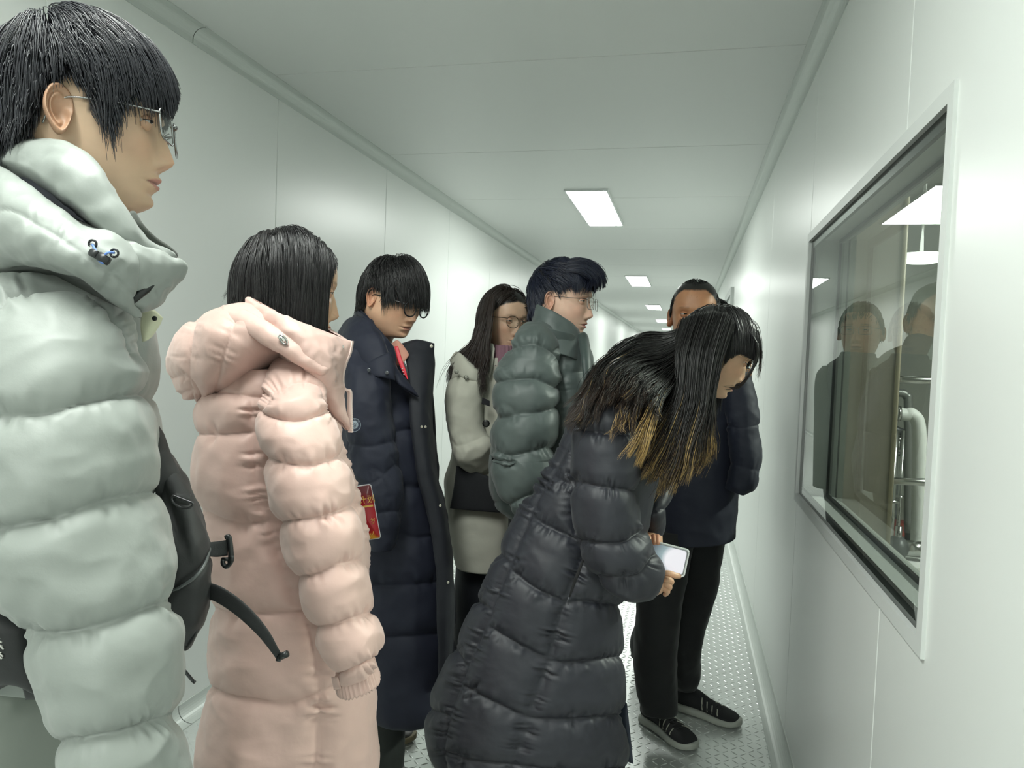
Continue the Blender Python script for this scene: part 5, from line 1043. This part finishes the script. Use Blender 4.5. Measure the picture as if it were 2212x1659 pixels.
    far = tube([(1420, 900, 1500, 930, 2.16, .09), (1405, 980, 1478, 1000, 2.12, .09), (1390, 1050, 1452, 1050, 2.06, .075), (1388, 1100, 1440, 1096, 2.0, .065), (1390, 1140, 1432, 1132, 2.01, .045), (1394, 1158, 1428, 1150, 2.01, .04)], 70, 100)
    put('sleeve', quilt(far, [[(1380, 1010), (1480, 1010)], [(1380, 1105), (1450, 1098)]], 40, .012, crk=.6, lam=8), M, ct)
    pk = patch([[(1258, 1208, 1.775), (1262, 1212, 1.775)], [(1240, 1250, 1.77), (1247, 1252, 1.77)], [(1228, 1290, 1.775), (1232, 1290, 1.775)]], 8, 20, .003); put('pocket_opening', pk, mat('pocket_dark', (.004, .004, .005), .8), ct)
    ln = patch([[(1338, 1500, 2.0), (1354, 1520, 1.98)], [(1326, 1580, 1.98), (1362, 1590, 1.96)], [(1322, 1632, 1.98), (1368, 1650, 1.96)]], 20, 24, .008, .003); put('lining_flap', ln, fabric('blue_lining', '#262f3e', .6), ct)
    zt = MB(); zt.tubeline(P([1228, 1226, 1227], [1290, 1298, 1306], [1.765]*3), .0014, 6); zt.build('zip_pull', mat('dark_zip', (.10, .10, .11), .3, metal=.8), ct)
    legs_and_shoes(p, [(-.30, 1.92, .55, -.33, 1.90), (-.25, 2.10, .55, -.22, 2.12)], 0, (.012, .014, .02), mat('black_boot', (.02, .02, .022), .5), mat('boot_sole', (.03, .03, .03), .6), r=.06, dirs=[CRH, CRH])
def screen_mat(c):
    m = mat('lit_screen', (.05, .05, .05), .12, emis=((1, 1, 1), 1.)); nt = m.node_tree; tc = nt.nodes.new('ShaderNodeTexCoord'); vd = nt.nodes.new('ShaderNodeVectorMath'); vd.operation = 'DISTANCE'; vd.inputs[1].default_value = tuple(c)
    cr = nt.nodes.new('ShaderNodeValToRGB'); nt.links.new(tc.outputs['Object'], vd.inputs[0]); mp = nt.nodes.new('ShaderNodeMapRange'); mp.inputs['From Max'].default_value = .07; nt.links.new(vd.outputs['Value'], mp.inputs['Value']); nt.links.new(mp.outputs[0], cr.inputs[0]); nt.links.new(cr.outputs[0], nt.nodes['Principled BSDF'].inputs['Emission Color'])
    e = cr.color_ramp.elements; e[0].position = .42; e[0].color = (.82, .82, .85, 1); e[1].position = 1; e[1].color = (.10, .12, .14, 1); x = e.new(.60); x.color = (.30, .40, .42, 1); return m
def phone():
    A, B, C, D = P(1374, 1164, 1.915), P(1470, 1190, 1.89), P(1488, 1243, 1.885), P(1400, 1222, 1.90); o = (A+B+C+D)/4; U = unit((B-A)+(C-D)); n = unit(np.cross(U, A-D)); n = n if np.dot(n, CP-o) > 0 else -n; Vv = np.cross(n, U); Vv = Vv if Vv[2] > 0 else -Vv
    W, H = .116, .066; c = thing('phone', 'phone in a clear case with a bright glowing screen, held by the bending person', 'phone', o)
    def rr(w_, h_, r, z0, z1, th=None):
        pts = []
        for cx, cy, a0 in ((w_/2-r, h_/2-r, 0), (-w_/2+r, h_/2-r, 90), (-w_/2+r, -h_/2+r, 180), (w_/2-r, -h_/2+r, 270)):
            for t in np.linspace(a0, a0+90, 6): pts.append((cx+r*math.cos(math.radians(t)), cy+r*math.sin(math.radians(t))))
        pts = np.array(pts); return np.stack([o+pts[:, :1]*U+pts[:, 1:]*Vv+n*zz for zz in (z0, z1)])
    put('phone_body', rr(W, H, .008, -.004, .003), mat('phone_shell', (.45, .47, .48), .2), c)
    put('screen', rr(W*.95, H*.92, .007, .0031, .0034), screen_mat(o+U*.036+n*.003), c)
    g = MB(); pts = []
    for cx, cy, a0 in ((W/2-.006, H/2-.006, 0), (-W/2+.006, H/2-.006, 90), (-W/2+.006, -H/2+.006, 180), (W/2-.006, -H/2+.006, 270)):
        for t in np.linspace(a0, a0+90, 6): pts.append(o+U*(cx+.008*math.cos(math.radians(t)))+Vv*(cy+.008*math.sin(math.radians(t)))+n*.002)
    g.tubeline(np.array(pts), .0024, 8, closed=True); g.build('clear_case', mat('clear_bumper', (.75, .78, .76), .12, spec=.8), c)
bending_woman(); phone()

# ================================================================ the man in the dark jacket with striped trainers
def far_man():
    global EYE
    p = thing('person', 'person in a navy jacket, black trousers and black trainers with white stripes', 'person', (.05, 2.85, 0))
    h = head_frame(1501, 680, 2.68, -107, 2, 0, 1.07)
    HL = [(0, .066), (25, .072), (40, .060), (55, .040), (70, .02), (80, .01), (95, .0), (110, -.04), (180, -.06)]
    EYE = [.0700, .55, 0, .45]
    body_mesh(h, torso_rings(TW(h, (-.035, 0, -.19)), -95), tone('#b98663'), tone('#8a5a50'), HL, p, jaw=1.08, brow=.45)
    EYE = [.0700, .75, 0, 0.]
    W = grow(h, 4200, HL, (-.05, 0, .11), .034, step=7, thick=.006, grav=.1, stiff=.9, comb=(0, 0, 0), jit=.08, lift=.2, clump=.3, nclump=400, seed=71, cut=[(0, .070), (30, .068), (60, .03), (90, -.01), (180, -.07)])
    strands('hair', W, .0010, M_hairB, p)
    M = fabric('midnight_cloth', '#141b30', .7, .04, .7)
    T = tube([(1445, 728, 1545, 726, 2.70, .10), (1400, 745, 1590, 760, 2.74, .15), (1385, 810, 1612, 825, 2.76, .16), (1390, 900, 1604, 900, 2.77, .16), (1402, 1000, 1598, 1000, 2.77, .16), (1415, 1090, 1594, 1085, 2.77, .165), (1424, 1162, 1588, 1158, 2.77, .165)], 110, 160)
    ct = put('jacket', wrinkle(T, .005, 7), M, p)
    sl = tube([(1556, 765, 1606, 790, 2.66, .06), (1560, 820, 1626, 828, 2.64, .075), (1565, 900, 1638, 895, 2.62, .075), (1572, 940, 1638, 930, 2.61, .075), (1578, 992, 1643, 988, 2.60, .07), (1572, 1036, 1634, 1046, 2.60, .062), (1568, 1052, 1610, 1066, 2.61, .05)], 70, 130)
    put('sleeve', quilt(sl, [[(1560, 915), (1600, 925), (1650, 915)], [(1570, 1000), (1610, 1010), (1650, 1020)]], 40, .007, crk=1.2, lam=9, fold=.004, fs=9, seed=6), M, ct)
    l2 = tube([(1385, 765, 1440, 760, 2.68, .06), (1375, 840, 1440, 840, 2.66, .07), (1380, 950, 1440, 950, 2.65, .07), (1392, 1040, 1440, 1050, 2.65, .06)], 50, 70); put('sleeve', l2, M, ct)
    cl = tube([(1430, 742, 1560, 742, 2.70, .11), (1438, 722, 1552, 716, 2.70, .10, -.1), (1446, 722, 1545, 714, 2.70, .085, -.1), (1452, 736, 1540, 732, 2.70, .08)], 60, 30); put('collar', cl, M, ct)
    Mt = fabric('black_trouser_cloth', '#101214', .8)
    A = tube([(1412, 1140, 1505, 1140, 2.74, .10), (1388, 1230, 1490, 1230, 2.73, .095), (1376, 1300, 1474, 1300, 2.72, .09), (1368, 1400, 1464, 1398, 2.72, .085), (1374, 1470, 1463, 1470, 2.73, .08), (1384, 1530, 1462, 1536, 2.74, .065)], 60, 120)
    put('trouser_leg', wrinkle(A, .006, 8, (1, 1, .7)), Mt, p)
    B_ = tube([(1462, 1140, 1570, 1150, 2.86, .10), (1462, 1265, 1551, 1262, 2.86, .085), (1450, 1340, 1532, 1332, 2.87, .08), (1444, 1408, 1513, 1402, 2.88, .07), (1450, 1462, 1512, 1458, 2.92, .06), (1460, 1484, 1506, 1482, 2.94, .05)], 60, 120)
    put('trouser_leg', wrinkle(B_, .006, 8, (1, 1, .7)), Mt, p)
    def g(x, y): d = (np.array([(x-1106)/F, (829.5-y)/F, 1.]) @ W2C); return CP+d*((0-CAMH)/d[2])
    mu, ms_ = mat('trainer_knit', (.014, .015, .017), .8, bump=[(500, .3, .001)]), mat('trainer_sole', tone('#b9bdb4'), .6)
    for (hx, hy), (tx, ty) in (((1392, 1556), (1478, 1612)), ((1460, 1528), (1566, 1562))):
        a_, t_ = g(hx, hy), g(tx, ty); d = unit(t_-a_); shoe(p, a_+d*.085, 0, mu, ms_, stripes=4, px_dir=d, Wd=.052, hi=.10)
far_man()

# ================================================================ the man farther back, seen in the window's reflection
def hidden_man():
    p = thing('person', 'person in a dark grey jacket with thin glasses, seen reflected in the window', 'person', (.13, 3.35, 0))
    h = head_frame(1545, 706, 3.32, -82, 0, 0, 1.02)
    HL = [(0, .062), (30, .066), (50, .045), (70, .02), (90, .0), (110, -.04), (180, -.06)]
    body_mesh(h, torso_rings(TW(h, (-.035, 0, -.19)), -85), tone('#c99c7c'), tone('#9a6a5e'), HL, p, jaw=1.05)
    W = grow(h, 2600, HL, (-.05, 0, .11), .04, step=7, thick=.010, grav=.1, stiff=.9, comb=(.3, 0, 0), jit=.12, lift=.4, clump=.4, seed=81, cut=[(0, .045), (60, .03), (90, -.01), (180, -.07)])
    strands('hair', W, .0013, M_hairB, p); glasses(h, p, 'rect', bpy.data.materials['silver_wire'], rim=.001, x0=.106, w=.0245, ht=.017)
    M = fabric('dark_grey_cloth', '#3b4044', .7)
    T = tube([(1505, 762, 1585, 762, 3.32, .11), (1478, 785, 1604, 790, 3.33, .14), (1466, 850, 1606, 850, 3.34, .15), (1466, 960, 1600, 960, 3.34, .15), (1460, 1060, 1584, 1060, 3.34, .15), (1458, 1110, 1574, 1110, 3.34, .14)], 70, 90); ct = put('jacket', wrinkle(T, .005, 7), M, p)
    for x in (1464, 1602): put('sleeve', tube([(x-8, 782, x+8, 784, 3.32, .04), (x-16, 810, x+22, 812, 3.31, .055), (x-14, 900, x+20, 900, 3.28, .055), (x-16, 1040, x+12, 1040, 3.26, .05)], 40, 50), M, ct)
    put('collar', tube([(1508, 770, 1584, 770, 3.32, .10), (1514, 752, 1578, 752, 3.32, .09), (1520, 760, 1572, 760, 3.32, .08)], 40, 20), M, ct)
    legs_and_shoes(p, [(.0, 3.36, .75, -.12, 3.36), (.08, 3.36, .75, -.01, 3.40)], -90, (.015, .016, .018), mat('black_shoe_b', (.02, .02, .02), .5), mat('black_sole_b', (.04, .04, .04), .6), dirs=[-CF, -CF])
    put('trousers', tube([(1462, 1095, 1570, 1095, 3.34, .12), (1456, 1180, 1552, 1180, 3.34, .12)], 40, 20), bpy.data.materials['trouser_cloth'], p)
hidden_man()
# ================================================================ the plant room behind the window
XI = XR+.14; M_iw = mat('plant_wall', (.40, .42, .38), .7, vary=.06); M_fl = mat('plant_floor', (.34, .34, .30), .4, vary=.1)
def bx(name, a, c, m, parent=None): b = MB(); b.box(a, c); return b.build(name, m, parent, smooth=False)
for nm, a, c in (('wall_inner_back', (XI, 9.0, 0), (6, 9.1, 3.2)), ('wall_inner_side', (6, -1, 0), (6.1, 9.1, 3.2)), ('wall_inner_front', (XI, -1.1, 0), (6, -1, 3.2))): struct(bx(nm, a, c, M_iw))
struct(bx('floor_inner', (XI, -1, -.05), (6, 9, 0), M_fl)); struct(bx('ceiling_inner', (XI, -1, 3.2), (6, 9, 3.3), M_iw))
b = MB()
for a, c in (((XI, -1, 0), (XI+.02, WY0-.02, 3.2)), ((XI, WY1+.02, 0), (XI+.02, 9, 3.2)), ((XI, WY0-.02, 0), (XI+.02, WY1+.02, WZ0-.02)), ((XI, WY0-.02, WZ1+.02), (XI+.02, WY1+.02, 3.2))): b.box(a, c)
struct(b.build('wall_inner_left', M_iw, smooth=False))
t = thing('column', 'broad beige wall column standing beyond the window', 'column', (.85, 4.35, 0))
bx('column_shaft', (XI+.02, 4.15, 0), (1.065, 4.5, 3.2), mat('beige_paint', tone('#8b8678', .8), .7, vary=.08), t); b = MB(); V, q, tt = pipe([(1.065, 4.15, 0), (1.065, 4.15, 3.2)], .012, 8); b.add(V, q, tt); b.build('corner_guard', mat('guard_beige', tone('#a79f88', .8), .5), t)
M_ss = mat('stainless', (.55, .56, .55), .22, metal=1.); M_wp = mat('white_lagging', (.62, .64, .62), .5); M_dk = mat('dark_machine', (.06, .065, .065), .45, metal=.4)
def at(px, py, Y):
    d = (np.array([(px-1106)/F, (829.5-py)/F, 1.]) @ W2C); return CP+d*(Y/d[1])
def pline(name, pts, r, m, parent, n=14, sm=1):
    b = MB(); p = np.array(pts, float); p = cat(p, len(p)*8) if sm > 1 else p; V, q, tt = pipe(p, r, n); b.add(V, q, tt); return b.build(name, m, parent)
t = thing('handrail', 'polished steel guard rail with two bars beyond the window', 'handrail', at(1940, 1000, 4.6)*np.array([1, 1, 0]))
for py in (817, 1037): pline('bar', [at(1872, py, 4.6), at(2080, py+8, 4.6)], .022, M_ss, t)
for px in (1893, 2030): a = at(px, 817, 4.62); pline('post', [a, a*np.array([1, 1, 0])], .013, M_ss, t)
t = thing('lagged_pipe', 'thick white insulated pipe with an elbow turning down beyond the rail', 'pipe', at(1985, 1160, 5.2)*np.array([1, 1, 0]))
c0, c1, c2, c3 = at(1865, 878, 5.2), at(1955, 896, 5.2), at(1985, 925, 5.2), at(1985, 1175, 5.2)
arc = [c0, (c0+c1)/2, c1, c1*.5+at(1985, 896, 5.2)*.5, c2, c2*.5+c3*.5, c3*np.array([1, 1, 0])]
pline('pipe_run', cat(np.array(arc), 60), .042, M_wp, t, 20)
for px in (1900, 1940): a = at(px, 884 if px < 1920 else 893, 5.2); pline('pipe_collar', [a-np.array([.012, 0, 0]), a+np.array([.012, 0, 0])], .05, M_ss, t, 20)
t = thing('hanging_pipe', 'dark grey bent pipe hanging below the upper rail', 'pipe', at(1960, 880, 6)*np.array([1, 1, 0]))
pline('pipe_run', cat(np.array([at(1860, 846, 6), at(1940, 848, 6), at(1958, 856, 6), at(1962, 885, 6), at(1962, 1150, 6)]), 40), .03, mat('grey_pipe', (.2, .21, .2), .4, metal=.5), t)
for i, (px, r, lab) in enumerate(((1934, .028, 'thick steel standpipe left of the white pipe'), (1952, .014, 'thin steel standpipe close beside the white pipe'), (1918, .012, 'thin bright steel standpipe nearest the column'))):
    t = thing('standpipe', lab+' beyond the window', 'pipe', at(px, 1000, 5.6+.2*i)*np.array([1, 1, 0])); a = at(px, 930, 5.6+.2*i); pline('pipe_run', [a, a*np.array([1, 1, 0])], r, M_ss, t); f = a*np.array([1, 1, 0])+UP*.5; pline('flange', [f, f+UP*.02], r*1.9, M_ss, t)
t = thing('pipe_rack', 'slanting dark steel pipe rack behind the white pipe', 'rack', at(1930, 930, 6.4)*np.array([1, 1, 0]))
for k, (a, c) in enumerate((((1878, 905), (1990, 950)), ((1878, 925), (1990, 968)), ((1878, 975), (1990, 985)))): pline('rail', [at(*a, 6.4), at(*c, 6.4)], .03 if k < 2 else .018, M_ss if k == 1 else M_dk, t)
for px in (1890, 1975): a = at(px, 930, 6.4); pline('upright', [a, a*np.array([1, 1, 0])], .025, M_dk, t)
rg = np.random.default_rng(4)
for k in range(7):
    tv = t; a = at(1884+14*k, 948+rg.random()*20, 6.36); pline('valve', [a-UP*.04, a+UP*.04], .018, M_ss, tv, 10)
    w_ = np.linspace(0, 2*PI, 14, endpoint=False); b = MB(); b.tubeline(np.stack([a+UP*.05+.03*np.array([math.cos(x), math.sin(x), 0]) for x in w_]), .005, 6, closed=True); b.build('hand_wheel', M_ss, tv)
t = thing('control_cabinet', 'dark upright machine cabinet next to the column', 'cabinet', at(1905, 1100, 7)*np.array([1, 1, 0]))
a = at(1872, 1030, 7.0); bx('cabinet_body', (a[0], 7.0, 0), (a[0]+.28, 7.4, a[2]), M_dk, t); bx('cabinet_door', (a[0]+.02, 6.985, .14), (a[0]+.26, 7.0, a[2]-.04), mat('cabinet_grey', (.1, .11, .11), .5), t)
a = at(1941, 1140, 6.6); t = thing('red_box', 'small dull red box low down behind the standpipes', 'box', a); bx('box_body', (a[0]-.05, a[1]-.03, 0), tuple(a+np.array([.05, .03, .05])), mat('dull_red', (.30, .06, .04), .6), t); bx('box_lid', tuple(a+np.array([-.054, -.034, .05])), tuple(a+np.array([.054, .034, .062])), mat('dull_red_lid', (.22, .05, .04), .6), t)
t = thing('pump', 'dark pump with round housing on the plant room bench', 'pump', at(1928, 1190, 4.9)); a = at(1938, 1204, 4.9)*np.array([1, 1, 0])+UP*(at(1900, 1204, 4.9)[2]+.072)
pline('pump_housing', [a-np.array([.03, 0, 0]), a+np.array([.03, 0, 0])], .07, M_dk, t, 24); pline('motor', [a+np.array([.03, 0, 0]), a+np.array([.16, 0, 0])], .05, M_ss, t, 20); pline('outlet', [a, a+UP*.13], .02, M_ss, t)
a = at(1897, 1204, 4.9)*np.array([1, 1, 0])+UP*(at(1900, 1204, 4.9)[2]+.069); t = thing('hose_coil', 'short ribbed hose coil beside the pump', 'hose', a)
for k in range(4): b = MB(); w_ = np.linspace(0, 2*PI, 20, endpoint=False); b.tubeline(np.stack([a+UP*(-.02*k)+.06*np.array([math.cos(x), math.sin(x), 0]) for x in w_]), .009, 8, closed=True); b.build('coil', M_ss, t)
a = at(1900, 1204, 4.9); t = thing('bench', 'pale steel bench with white top under the pump', 'bench', a*np.array([1, 1, 0])); bx('bench_top', (1.0, 4.72, a[2]-.03), (2.3, 5.10, a[2]), M_wp, t)
for x, y in ((1.05, 4.75), (2.2, 4.75), (1.05, 5.03), (2.2, 5.03)): bx('leg', (x, y, 0), (x+.04, y+.04, a[2]-.03), M_ss, t)
a = at(1990, 557, 5.2); t = thing('round_lamp', 'round white ceiling lamp glowing beyond the window', 'lamp', a)
put('lamp_bowl', disc(a, -UP, .16, .02, 30, dome=.02), mat('lamp_glow', (.8, .8, .8), .5, emis=((.95, 1, .92), 3.)), t); pline('lamp_stem', [a+UP*.02, (a[0], a[1], 3.2)], .012, M_ss, t)
t = thing('added_strip_light', 'long strip light added out of view to brighten the plant room', 'lamp', (3.2, 3.4, 3.2)); bx('tube', (3.1, 2.6, 3.12), (3.3, 4.4, 3.16), mat('added_strip_glow', (.8, .8, .8), .5, emis=((.98, 1, .93), 260.)), t); bx('fitting', (3.05, 2.5, 3.16), (3.35, 4.5, 3.2), M_wp, t)  # unseen strip, added only to brighten the plant room
